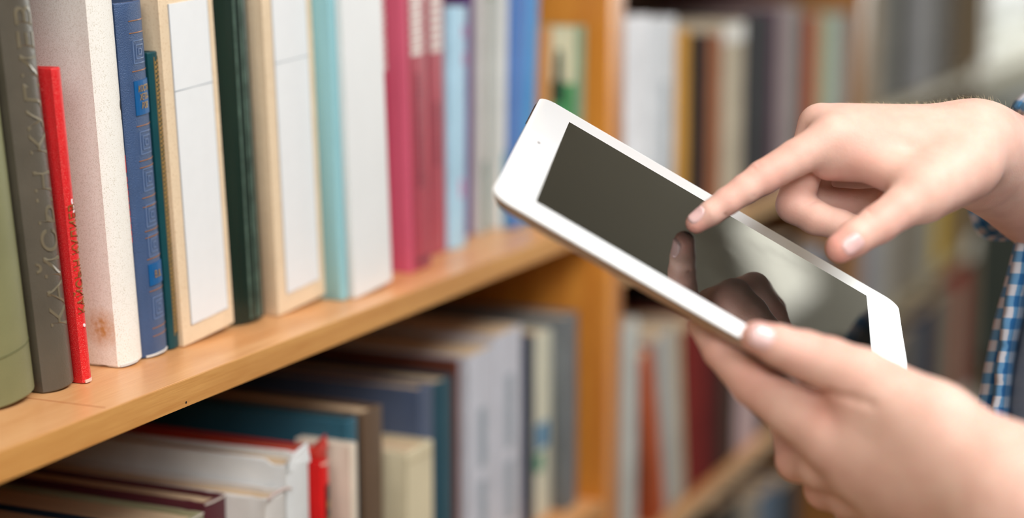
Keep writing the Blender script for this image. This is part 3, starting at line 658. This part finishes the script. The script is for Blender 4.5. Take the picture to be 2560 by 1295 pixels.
loft('back_shell', [(ins(.016), -.0094), (ins(.009), -.0088), (ins(.004), -.0068), (ins(.001), -.0035), (ins(.0002), -.0016), (ins(.0), -.0011)], alu, tab)
bz = bpy.data.materials.new('white_glass_bezel'); nt, N, L, bs = nodes(bz); bs.inputs['Base Color'].default_value = (*lin((251, 252, 252)), 1); bs.inputs['Specular IOR Level'].default_value = .25; bs.inputs['Roughness'].default_value = .15; bs.inputs['IOR'].default_value = 1.5
K = 11
outer = [ins(.0003), ins(.0003)]
loft('bezel', [(ins(.0002), -.0012), (ins(.0003), -.0003), (ins(.0007), 0)], bz, tab)
sc_ = bpy.data.materials.new('dark_screen_glass'); nt, N, L, bs = nodes(sc_); bs.inputs['Base Color'].default_value = (*lin((20, 20, 17)), 1); bs.inputs['Roughness'].default_value = .03; bs.inputs['IOR'].default_value = 1.85
nn = N.new('ShaderNodeTexNoise'); nn.inputs['Scale'].default_value = 22; nn.inputs['Detail'].default_value = 5; tc = N.new('ShaderNodeTexCoord'); L.new(tc.outputs['Object'], nn.inputs[0])
rr_ = N.new('ShaderNodeMapRange'); rr_.inputs['From Min'].default_value = .5; rr_.inputs['From Max'].default_value = .8; rr_.inputs['To Min'].default_value = .02; rr_.inputs['To Max'].default_value = .10
L.new(nn.outputs[0], rr_.inputs[0]); L.new(rr_.outputs[0], bs.inputs['Roughness'])
loft('screen', [([(0, -SH), (SW, -SH), (SW, 0), (0, 0)], -.0002), ([(0, -SH), (SW, -SH), (SW, 0), (0, 0)], .00006)], sc_, tab)
circ = lambda cx_, cy_, r, k=20: [(cx_+r*math.cos(2*math.pi*i/k), cy_+r*math.sin(2*math.pi*i/k)) for i in range(k)]
loft('front_camera', [(circ(-.0106, -SH/2+.012, .0010), -.0001), (circ(-.0106, -SH/2+.012, .0010), .00008)], flat('lens_dark', (52, 40, 48), .1), tab)
box('side_button', bx0-.0004, bx0+.001, by1-.050, by1-.014, -.0044, -.0022, flat('button_dark', (30, 28, 30), .4), tab, .0003)

# ------------------------------------------------------------------ person: signed-distance modelling, metres in the camera frame
import openvdb
def seg(p, a, b, ra, rb):
    ab = b-a; L2 = (ab*ab).sum(); h = np.clip(((p-a)@ab)/L2, 0, 1)
    return np.linalg.norm(p-a-h[..., None]*ab, axis=-1)-(ra+(rb-ra)*h)
def smin(a, b, k):
    h = np.clip(.5+.5*(b-a)/k, 0, 1); return b*(1-h)+a*h-k*h*(1-h)
def J(px, py, d, rp): return (pc(px, py, d), rp/F*d)
class Field:
    """groups: list of (k_group, [(jointA, jointB, k)...]); capsules smooth-joined inside the group, groups joined with k_group"""
    def __init__(s, groups, cuts=()): s.groups = groups; s.cuts = cuts
    def ev(s, p):
        d = None
        for kg, prims in s.groups:
            g = None
            for a, b, k in prims:
                e = seg(p, a[0], b[0], a[1], b[1]); g = e if g is None else smin(g, e, k)
            d = g if d is None else smin(d, g, kg)
        for a, b, k in s.cuts:
            e = -seg(p, a[0], b[0], a[1], b[1]); h = np.clip(.5-.5*(e-d)/-k, 0, 1) if False else None
            d = -smin(-d, -e, k)
        return d
    def mesh(s, vox, lo=None, hi=None):
        pts = [q for kg, pr in s.groups for a, b, k in pr for q in (a, b)]
        lo_ = np.min([q[0]-q[1]-.004 for q in pts], 0); hi_ = np.max([q[0]+q[1]+.004 for q in pts], 0)
        if lo is not None: lo_ = np.maximum(lo_, lo)
        if hi is not None: hi_ = np.minimum(hi_, hi)
        n = np.ceil((hi_-lo_)/vox).astype(int)+1
        # coarse pass finds the blocks near the surface, fine pass fills them
        arr = np.empty(n, np.float32); B = 16
        for i in range(0, n[0], B):
            for j in range(0, n[1], B):
                for k in range(0, n[2], B):
                    c = lo_+vox*(np.array([i, j, k])+B/2); dc = float(s.ev(c[None])[0]); rr = vox*B*.87+.004
                    sl = (slice(i, min(i+B, n[0])), slice(j, min(j+B, n[1])), slice(k, min(k+B, n[2])))
                    if abs(dc) > rr*1.35: arr[sl] = np.sign(dc)*.004; continue
                    X, Y, Z = np.meshgrid(*[lo_[q]+vox*np.arange(sl[q].start, sl[q].stop) for q in range(3)], indexing='ij')
                    arr[sl] = np.clip(s.ev(np.stack([X, Y, Z], -1)), -.004, .004)
        g = openvdb.FloatGrid(.004); g.copyFromArray(arr, tolerance=0)
        P_, Q = g.convertToQuads(isovalue=0.0)[:2]
        return P_*vox+lo_, [tuple(int(v) for v in q) for q in Q]
    def hit(s, o, d, tmax=.05):
        t = 0
        for _ in range(60):
            e = float(s.ev((o+d*t)[None])[0]); t += e*.7
            if abs(e) < 2e-5 or t > tmax: break
        return o+d*t
def tablet_sdf(p, grow=0.0):
    """distance to the tablet body, camera frame"""
    q = p-TL; a = q@u_; b_ = -(q@v_); c = q@n_
    cx_, cy_ = (bx0+bx1)/2, (by0+by1)/2
    dx = np.abs(a-cx_)-(bx1-bx0)/2-grow; dy = np.abs(b_-cy_)-(by1-by0)/2-grow; dz = np.abs(c+.0047)-.0047-grow
    o = np.sqrt(np.maximum(dx, 0)**2+np.maximum(dy, 0)**2+np.maximum(dz, 0)**2); return o+np.minimum(np.maximum(np.maximum(dx, dy), dz), 0)
def surf(f, px, py, d0=.80):
    """first surface point seen along a pixel"""
    r = pc(px, py, 1.0); L_ = np.linalg.norm(r); r = r/L_; t = d0*L_
    for _ in range(90):
        e = float(f.ev((r*t)[None])[0]); t += max(e*.6, 1e-5)
        if e < 2e-5: break
    return r*t
def crease(f, pts, w_, k=.0012):
    q = [surf(f, *p) for p in pts]; return [((q[i], w_), (q[i+1], w_), k) for i in range(len(q)-1)]
class Hand(Field):
    def ev(s, p):
        d = Field.ev(s, p); t = -tablet_sdf(p, .0002)
        return -smin(-d, -t, .0012)
def chain(js, k=.004): return [(js[i], js[i+1], k) for i in range(len(js)-1)]
# right hand: index finger extended to the glass, the others curled, thumb toward the camera
rI = [J(1740, 558, .985, 27), J(1778, 532, .984, 32), J(1818, 503, .985, 35), J(1862, 473, .987, 38), J(1908, 443, .990, 43), J(1990, 395, .995, 47), J(2078, 350, 1.0, 57)]
rM = [J(2050, 314, 1.022, 54), J(2008, 425, 1.020, 47), J(1988, 512, 1.013, 47), J(2040, 545, 1.008, 42), J(2098, 562, 1.005, 38), J(2160, 577, 1.003, 33)]
rR = [J(2100, 306, 1.045, 45), J(2040, 420, 1.045, 42), J(2032, 500, 1.042, 40), J(2120, 508, 1.041, 35), J(2200, 500, 1.040, 31)]
rL = [J(2150, 322, 1.066, 38), J(2090, 400, 1.068, 35), J(2082, 445, 1.068, 33), J(2150, 452, 1.068, 30), J(2215, 440, 1.066, 27)]
rT = [J(2101, 620, .951, 38), J(2136, 596, .954, 44), J(2196, 560, .961, 49), J(2250, 522, .968, 52), J(2308, 486, .975, 66), J(2400, 420, .998, 82)]
palmR = [(J(2078, 350, 1.0, 56), J(2420, 380, 1.004, 72), .009), (J(2050, 314, 1.022, 53), J(2430, 350, 1.024, 74), .015),
         (J(2100, 306, 1.045, 46), J(2440, 328, 1.045, 66), .016), (J(2150, 322, 1.066, 40), J(2450, 345, 1.06, 60), .016),
         (J(2075, 402, 1.004, 50), J(2250, 390, 1.012, 66), .009), (J(2120, 386, 1.0, 46), J(2275, 448, .984, 56), .008),
         (J(2112, 334, 1.012, 50), J(2430, 362, 1.016, 74), .016), (J(2308, 486, .976, 60), J(2410, 415, .999, 86), .012), (J(2250, 380, 1.03, 70), J(2440, 385, 1.03, 90), .014),
         (J(2440, 372, 1.03, 92), J(2620, 432, 1.11, 134), .02), (J(2620, 432, 1.11, 134), J(2960, 560, 1.30, 160), .02),
         (J(2450, 432, 1.045, 84), J(2660, 520, 1.125, 134), .02)]
handR = Hand([(.004, palmR), (.0045, chain(rI, .0015)), (.0022, chain(rM, .0022)), (.0020, chain(rR, .0022)), (.002, chain(rL, .002)), (.008, chain(rT, .002))])
# left hand: thumb on the glass, fingers under the tablet
lT = [J(1892, 843, .876, 41), J(1945, 864, .878, 52), J(2010, 888, .880, 61), J(2072, 910, .878, 67), J(2150, 952, .872, 84), J(2335, 1062, .855, 104)]
lI = [J(1750, 815, .926, 30), J(1800, 876, .916, 45), J(1885, 955, .909, 61), J(1975, 1020, .900, 69), J(2085, 1086, .886, 90)]
lM = [J(2160, 1165, .886, 92), J(2060, 1158, .905, 66), J(1995, 1150, .924, 54), J(1965, 1060, .945, 40), J(1945, 985, .957, 36)]
lR = [J(2230, 1235, .890, 90), J(2130, 1235, .912, 62), J(2064, 1222, .932, 51), J(2035, 1130, .952, 40), J(2015, 1045, .963, 35)]
lL = [J(2300, 1292, .90, 85), J(2200, 1292, .92, 58), J(2138, 1278, .938, 47), J(2105, 1190, .958, 38), J(2090, 1110, .968, 33)]
palmL = [(J(2085, 1086, .886, 88), J(2500, 1215, .842, 120), .012), (J(2160, 1165, .886, 92), J(2520, 1260, .842, 125), .012),
         (J(2230, 1235, .890, 90), J(2540, 1300, .842, 125), .012), (J(2300, 1292, .90, 85), J(2560, 1330, .845, 120), .012),
         (J(2335, 1062, .855, 102), J(2580, 1255, .832, 150), .015), (J(2170, 1030, .872, 74), J(2330, 1120, .86, 95), .012),
         (J(2570, 1265, .834, 150), J(2860, 1400, .84, 190), .02), (J(2860, 1400, .84, 190), J(3300, 1560, .95, 210), .02)]
handL = Hand([(.006, palmL), (.004, chain(lI, .0015)), (.003, chain(lM, .003)), (.0028, chain(lR, .003)), (.0028, chain(lL, .003)), (.008, chain(lT, .002))])

handR.cuts = crease(handR, [(2012, 510), (2030, 506), (2046, 500)], .0006, .0014)+crease(handR, [(1884, 490), (1892, 504)], .0003, .0012)+crease(handR, [(1812, 536), (1820, 546)], .0003, .0012)\
    +crease(handR, [(2165, 522), (2180, 540)], .0003, .001)+crease(handR, [(2172, 514), (2190, 534)], .0003, .001)+crease(handR, [(1878, 414), (1890, 426)], .0003, .001)+crease(handR, [(1890, 405), (1902, 418)], .0003, .001)\
    +crease(handR, [(2188, 470), (2196, 486), (2176, 500)], .0006, .0016)
handL.cuts = crease(handL, [(2030, 972), (2075, 984), (2130, 996), (2180, 1012)], .0010, .003)+crease(handL, [(2000, 930), (2020, 918)], .0003, .0012)

# colour of the skin: a little redder over joints and fingertips (pigment, stays put)
skin = bpy.data.materials.new('skin'); nt, N, L, bs = nodes(skin)
at = N.new('ShaderNodeAttribute'); at.attribute_name = 'flush'
tc = N.new('ShaderNodeTexCoord'); nn = N.new('ShaderNodeTexNoise'); nn.inputs['Scale'].default_value = 55; nn.inputs['Detail'].default_value = 4; L.new(tc.outputs['Object'], nn.inputs[0])
rp = N.new('ShaderNodeValToRGB'); e = rp.color_ramp.elements; e[0].position = .3; e[1].position = .7; e[0].color = (*lin((219, 173, 156)), 1); e[1].color = (*lin((230, 190, 173)), 1); L.new(nn.outputs[0], rp.inputs[0])
mx = N.new('ShaderNodeMix'); mx.data_type = 'RGBA'; L.new(at.outputs['Fac'], mx.inputs['Factor']); L.new(rp.outputs[0], mx.inputs[6]); mx.inputs[7].default_value = (*lin((214, 118, 108)), 1)
L.new(mx.outputs[2], bs.inputs['Base Color']); bs.inputs['Roughness'].default_value = .52; bs.inputs['Specular IOR Level'].default_value = .28
bs.inputs['Subsurface Weight'].default_value = .35; bs.inputs['Subsurface Radius'].default_value = (1, .32, .16); bs.inputs['Subsurface Scale'].default_value = .005
n2 = N.new('ShaderNodeTexVoronoi'); n2.inputs['Scale'].default_value = 900; L.new(tc.outputs['Object'], n2.inputs['Vector'])
n3 = N.new('ShaderNodeTexNoise'); n3.inputs['Scale'].default_value = 160; n3.inputs['Detail'].default_value = 6; L.new(tc.outputs['Object'], n3.inputs['Vector'])
ad = N.new('ShaderNodeMath'); ad.operation = 'MULTIPLY_ADD'; L.new(n2.outputs[0], ad.inputs[0]); ad.inputs[1].default_value = .35; L.new(n3.outputs[0], ad.inputs[2])
bp = N.new('ShaderNodeBump'); bp.inputs['Strength'].default_value = .22; bp.inputs['Distance'].default_value = .0009; L.new(ad.outputs[0], bp.inputs['Height']); L.new(bp.outputs[0], bs.inputs['Normal'])
person = empty('person', cw(pc(2950, 2000, 1.15)), 'person in blue gingham shirt and grey t-shirt, touching the tablet screen', 'person')
person.location.z = 0.02
PM = Matrix.Translation(-Vector(person.location))
def torso_rings():
    return [(-700, 60, .4), (-560, 62, .5), (-420, 110, .85), (-250, 165, .97), (0, 186, 1.0), (300, 180, 1), (650, 160, 1), (1000, 160, 1), (1400, 168, 1.03), (2000, 172, 1.05)]
vR, qR = handR.mesh(.00095); vL, qL = handL.mesh(.00105)
flV = []
def flushval(v, spots):
    f = np.zeros(len(v))
    for j, a in spots: f = np.maximum(f, a*np.exp(-(((v-j[0])**2).sum(1))/((j[1]*1.25)**2)))
    return f
fR = flushval(vR, [(rI[0], .75), (rI[2], .30), (rI[4], .38), (rI[5], .12), (rM[2], .25), (rT[0], .8), (rT[2], .25), (rM[3], .15), (J(2080, 440, 1.0, 40), .35), (J(2190, 455, .99, 40), .35), (J(2150, 420, .99, 50), .25), (rR[3], .3), (J(2310, 320, .98, 22), .12)])
fL = flushval(vL, [(lT[0], .6), (lT[2], .30), (lI[1], .4), (lI[2], .35), (lM[2], .45), (lR[2], .45), (lI[4], .15), (J(2080, 1000, .87, 60), .3), (J(2080, 1020, .87, 60), .25)])
# upper arms and chest under the clothes, joined into the same body mesh
class Torso(Field): pass
tor = Field([(.03, [((pc(3240, 120, 1.19), .060), (pc(3230, 1500, 1.20), .080), .02), ((pc(3240, 120, 1.26), .060), (pc(3230, 1500, 1.26), .080), .02),
                    ((pc(3205, -120, 1.045), .045), (pc(3360, 1480, .96), .045), .01), ((pc(3205, -110, 1.43), .045), (pc(3000, 590, 1.32), .042), .01), ((pc(3220, -60, 1.06), .038), (pc(3220, -60, 1.42), .038), .02)])])
vT, qT = tor.mesh(.006)
V = np.concatenate([vR, vL, vT]); Q = qR+[tuple(i+len(vR) for i in q) for q in qL]+[tuple(i+len(vR)+len(vL) for i in q) for q in qT]
body = mk('body', cwv(V)-np.array(person.location), [q[::-1] for q in Q], skin, person, True)
a_ = body.data.attributes.new('flush', 'FLOAT', 'POINT'); a_.data.foreach_set('value', np.concatenate([fR, fL, np.zeros(len(vT))]).astype(np.float32))
bm = bmesh.new(); bm.from_mesh(body.data)
print('BODY verts', len(bm.verts), 'vol', bm.calc_volume(signed=True))
if bm.calc_volume(signed=True) < 0: bmesh.ops.reverse_faces(bm, faces=bm.faces[:]); bm.to_mesh(body.data)
bm.free()
sm_ = body.modifiers.new('soften', 'SMOOTH'); sm_.factor = .5; sm_.iterations = 6
# finger nails
nail_m = bpy.data.materials.new('nail'); nt, N, L, bs = nodes(nail_m); bs.inputs['Base Color'].default_value = (*lin((240, 190, 186)), 1); bs.inputs['Roughness'].default_value = .22; bs.inputs['Coat Weight'].default_value = .3; bs.inputs['Subsurface Weight'].default_value = .2; bs.inputs['Subsurface Scale'].default_value = .002
def nail(field, c, tipdir, nrm, w_, l_, label=None):
    tipdir = np.array(tipdir, float); nrm = np.array(nrm, float); nrm /= np.linalg.norm(nrm)
    tipdir -= nrm*(tipdir@nrm); tipdir /= np.linalg.norm(tipdir); side = np.cross(nrm, tipdir)
    n = 11; V, Fc = [], []
    for i in range(n):
        for j in range(n):
            a, b_ = -1+2*i/(n-1), -1+2*j/(n-1)
            # square -> rounded square
            rr = max(abs(a), abs(b_)); ln = (abs(a)**2.8+abs(b_)**2.8)**(1/2.8) or 1
            a2, b2 = a*rr/ln, b_*rr/ln
            o = c+tipdir*a2*l_/2+side*b2*w_/2+nrm*.012
            h = field.hit(o, -nrm, .013); edge = rr > .99
            V.append(h+nrm*(-.0003 if edge else .00032+.00015*max(a2, 0)))
    for i in range(n-1):
        for j in range(n-1): Fc.append((i*n+j, i*n+j+1, (i+1)*n+j+1, (i+1)*n+j))
    o = mk('fingernail', cwv(np.array(V))-np.array(person.location), Fc, nail_m, person, True)
    sd = o.modifiers.new('s', 'SOLIDIFY'); sd.thickness = .0002; return o
nail(handR, pc(1750, 551, .985), (-38, -29, 0), (-.50, .62, -.75), .0090, .0110)
nail(handR, pc(2124, 607, .951), (-40, -30, 0), (.10, -.14, -1), .0105, .0125)
nail(handL, pc(1898, 845, .876), (-60, 22, 0), (.02, .18, -1), .0125, .0130)

# shirt and t-shirt
def sheet(name, rows, m, thick=.0012, sub=3):
    """rows: list of lists of camera-frame points; smooth surface with u,v stored in metres"""
    A = np.array(rows); n, k = A.shape[:2]
    V = cwv(A.reshape(-1, 3))-np.array(person.location); Fc = [(i*k+j, i*k+j+1, (i+1)*k+j+1, (i+1)*k+j) for i in range(n-1) for j in range(k-1)]
    o = mk(name, V, Fc, m, person, True)
    uv = o.data.uv_layers.new(name='cloth'); uu = np.zeros((n, k)); vv = np.zeros((n, k))
    du = np.linalg.norm(np.diff(A, axis=1), axis=2); uu[:, 1:] = np.cumsum(du, 1); vv[1:] = np.cumsum(np.linalg.norm(np.diff(A[:, 0], axis=0), axis=1))[:, None]
    for lp in o.data.loops: i = lp.vertex_index; uv.data[lp.index].uv = (uu.flat[i], vv.flat[i])
    s = o.modifiers.new('thick', 'SOLIDIFY'); s.thickness = thick; return o
ging = bpy.data.materials.new('blue_gingham'); nt, N, L, bs = nodes(ging); uvn = N.new('ShaderNodeUVMap'); uvn.uv_map = 'cloth'
sx_ = N.new('ShaderNodeSeparateXYZ'); L.new(uvn.outputs[0], sx_.inputs[0]); outs = []
for ch in (0, 1):
    md = N.new('ShaderNodeMath'); md.operation = 'MULTIPLY'; L.new(sx_.outputs[ch], md.inputs[0]); md.inputs[1].default_value = 1/.0135
    fr = N.new('ShaderNodeMath'); fr.operation = 'FRACT'; L.new(md.outputs[0], fr.inputs[0])
    gt = N.new('ShaderNodeMath'); gt.operation = 'GREATER_THAN'; L.new(fr.outputs[0], gt.inputs[0]); gt.inputs[1].default_value = .5; outs.append(gt)
sm = N.new('ShaderNodeMath'); sm.operation = 'ADD'; L.new(outs[0].outputs[0], sm.inputs[0]); L.new(outs[1].outputs[0], sm.inputs[1])
hf = N.new('ShaderNodeMath'); hf.operation = 'MULTIPLY'; L.new(sm.outputs[0], hf.inputs[0]); hf.inputs[1].default_value = .5
rp = N.new('ShaderNodeValToRGB'); rp.color_ramp.interpolation = 'CONSTANT'; e = rp.color_ramp.elements; e[0].position = 0; e[0].color = (*lin((184, 182, 188)), 1); e[1].position = .4; e[1].color = (*lin((86, 132, 170)), 1)
q = e.new(.9); q.color = (*lin((22, 88, 140)), 1); L.new(hf.outputs[0], rp.inputs[0]); L.new(rp.outputs[0], bs.inputs['Base Color']); bs.inputs['Roughness'].default_value = .85
hem = flat('blue_hem', (66, 150, 206), .7)
rowsP = [(236, 2562, 2575, 2720), (264, 2527, 2545, 2700), (300, 2575, 2585, 2680), (400, 2584, 2590, 2650), (540, 2556, 2559, 2602), (597, 2543, 2546, 2588), (650, 2530, 2534, 2577), (716, 2513, 2521, 2566), (782, 2494, 2510, 2552), (848, 2478, 2503, 2535), (914, 2464, 2494, 2524), (980, 2452, 2487, 2518), (1025, 2443, 2482, 2514), (1120, 2425, 2470, 2508), (1300, 2400, 2450, 2500), (1600, 2370, 2420, 2480)]
def interp_rows(n=60):
    ys = np.array([r[0] for r in rowsP]); yy = np.linspace(ys[0], ys[-1], n)
    return [(y, *[np.interp(y, ys, [r[c] for r in rowsP]) for c in (1, 2, 3)]) for y in yy]
rowsA, rowsB = [], []
for i, (y, l_, p_, t_) in enumerate(interp_rows(90)):
    wv_ = 3.2*math.sin(i*.95)+2.0*math.sin(i*2.3+1) if y > 760 else .8*math.sin(i*.9)
    rowsA.append([pc(p_+wv_*.35, y, 1.100), pc(p_+(t_-p_)*.35+wv_, y, 1.096), pc(p_+(t_-p_)*.7, y, 1.102+.002*math.sin(i*.8)), pc(t_+6, y, 1.160), pc(t_+60, y, 1.25), pc(t_+260, y, 1.34)])
    rowsB.append([pc(l_, y, 1.124), pc(l_+(p_-l_)*.5, y, 1.119), pc(p_+10, y, 1.116), pc(max(p_+30, (p_+t_)/2), y, 1.145), pc(t_+60, y, 1.27), pc(t_+280, y, 1.37)])
sh1 = sheet('shirt_front', rowsA, ging); sh2 = sheet('shirt_lining', rowsB, ging)
mk('shirt_hem', *join_vf([([tuple(v) for v in cwv(np.array([r[0]+[-.0007, 0, -.0002], r[0]+[.0007, 0, -.0012], n_r[0]+[.0007, 0, -.0012], n_r[0]+[-.0007, 0, -.0002]]))-np.array(person.location)], [(0, 1, 2, 3)]) for r, n_r in zip(rowsA, rowsA[1:])]), hem, person)
rowsS = []
for s_ in np.linspace(0, 1, 14):
    c_ = pc(2525, 445, 1.15)*(1-s_)+(pc(3150, 250, 1.40))*s_; row = []
    for q in range(33):
        a = 2*math.pi*q/32; wv_ = 1+.03*math.sin(5*a+s_*9)
        row.append(c_+(1.15/F)*wv_*(1+.25*s_)*np.array([math.cos(a)*60*(1-s_*.3)+math.sin(a)*20, math.sin(a)*158, 0])+np.array([0, 0, -.045*math.cos(a)*wv_]))
    rowsS.append(row)
sheet('sleeve', rowsS, ging)
tee_m = mat('tee_grey_knit', (142, 139, 143), .9, .12, 700, .5, 2200, .1)
rowsT, rowsK = [], []
for y in np.linspace(-330, 1900, 60):
    ys = [r[0] for r in rowsP]; t_ = np.interp(y, ys, [r[3] for r in rowsP])
    if y < 400: t_ = np.interp(y, [-330, -150, 0, 400], [2700, 2680, 2670, 2650])
    q0 = np.interp(y, [-330, -250, -120, 0], [.35, .6, .9, 1.0]); zc = 1.165+.08*(1-q0)*0; rx = .125; c_ = pc(t_, y, 1.165)+np.array([rx, 0, .06*min(1, max(0, (300-y)/400))]); row = []; row2 = []
    for q in range(41):
        a = math.pi*2*q/40; row.append(c_+q0*np.array([-rx*math.cos(a), 0, -(.115+.06*min(1, max(0, (300-y)/400)))*math.sin(a)])*(1+.006*math.sin(3*a+y*.02)))
        a = R(80+205*q/40); row2.append(c_+q0*np.array([-(rx+.016)*math.cos(a), 0, -(.131+.06*min(1, max(0, (300-y)/400)))*math.sin(a)])*(1+.02*math.sin(5*a+y*.01)))
    rowsT.append(row); rowsK.append(row2)
sheet('tee_shirt', rowsT, tee_m); sheet('shirt_back', rowsK, ging)
for j0, j1, r0 in ((pc(3190, -410, 1.045), pc(3345, 1250, .966), .072), (pc(3200, -390, 1.44), pc(3010, 560, 1.325), .068)):
    ax_ = (j1-j0)/np.linalg.norm(j1-j0); e1_ = np.cross(ax_, [0, 0, 1.]); e1_ /= np.linalg.norm(e1_); e2_ = np.cross(ax_, e1_); rw = []
    for s_ in np.linspace(0, 1, 30):
        rr0 = r0*(1-.12*s_+.03*math.sin(s_*26))*min(1, math.sin(min(1, .12+s_*6)*math.pi/2)); rw.append([j0+(j1-j0)*s_+rr0*(1+.03*math.sin(4*t+s_*12))*(e1_*math.cos(t)+e2_*math.sin(t)) for t in np.linspace(0, 2*math.pi, 33)])
    sheet('sleeve', rw, ging)
# red wristband on the left wrist
wb = []
for i in range(48):
    a = 2*math.pi*i/48; c_ = pc(2596, 1265, .832)
    ax = pc(2860, 1400, .84)-pc(2335, 1062, .855); ax /= np.linalg.norm(ax); ax = ax+np.array([.15, .28, 0]); ax /= np.linalg.norm(ax)
    e1 = np.cross(ax, [0, 0, 1]); e1 /= np.linalg.norm(e1); e2 = np.cross(ax, e1); d_ = e1*math.cos(a)+e2*math.sin(a)
    h = handL.hit(c_+d_*.06, -d_, .06); wb.append((h, d_))
V, Fc = [], []
for h, d_ in wb:
    for s_, o_ in ((-.0016, .0001), (-.0012, .0016), (.0012, .0016), (.0016, .0001)): V.append(h+ax*s_*1.6+d_*o_)
for i in range(48):
    for j in range(4): Fc.append((i*4+j, i*4+(j+1) % 4, ((i+1) % 48)*4+(j+1) % 4, ((i+1) % 48)*4+j))
mk('wristband', cwv(np.array(V))-np.array(person.location), Fc, mat('red_cord', (226, 70, 58), .6, .1, 300, .4, 800), person, True)['label'] = 'red cord wristband'
# ceiling lamps further down the aisle (lit, mirrored in the screen)
lamp_e = flat('lamp_diffuser', (255, 252, 235), .5, emit=1.9)
for (x0, x1, y0, y1, lb) in ((4.78, 5.26, -.66, -.34, 'square ceiling lamp beyond the farthest bookcase'), (4.65, 5.35, -2.6, -2.15, 'square ceiling lamp over the middle of the far room')):
    cl = empty('ceiling_lamp', (x0, y0, 2.8), lb, 'lamp', 'ceiling lamps')
    box('housing', -.02, x1-x0+.02, -.02, y1-y0+.02, -.05, 0, frm, cl, .004); box('diffuser', 0, x1-x0, 0, y1-y0, -.058, -.049, lamp_e, cl, .003)
# fine pale hairs along the top of the right hand and forearm
hv, hf = [], []
for i in range(420):
    px_ = random.uniform(2120, 2600); d0 = random.uniform(1.0, 1.08) if px_ < 2420 else random.uniform(1.01, 1.12)
    o_ = pc(px_, 180, d0); h = handR.hit(o_, np.array([0, -1., 0]), .08)
    if abs(float(handR.ev(h[None])[0])) > 3e-4: continue
    ln = random.uniform(.0018, .0038)*(1.3 if px_ > 2400 else .8); dr = np.array([random.uniform(-.9, .3), .55, random.uniform(-.3, .3)]); dr /= np.linalg.norm(dr)
    k0 = len(hv); r_ = .000045
    for q, (t_, sc) in enumerate(((0, 1), (.6, .7))):
        c_ = h+dr*ln*t_+np.array([-.0004*t_, 0, 0])
        for a in range(3): hv.append(c_+r_*sc*np.array([math.cos(a*2.1), 0, math.sin(a*2.1)]))
    hv.append(h+dr*ln+np.array([-.0008, -.0003, 0]))
    for a in range(3):
        b_ = (a+1) % 3; hf += [(k0+a, k0+b_, k0+3+b_, k0+3+a), (k0+3+a, k0+3+b_, k0+6)]
hr = mk('arm_hair', cwv(np.array(hv))-np.array(person.location), hf, flat('pale_hair', (232, 210, 170), .5), person); hr['kind'] = 'stuff'
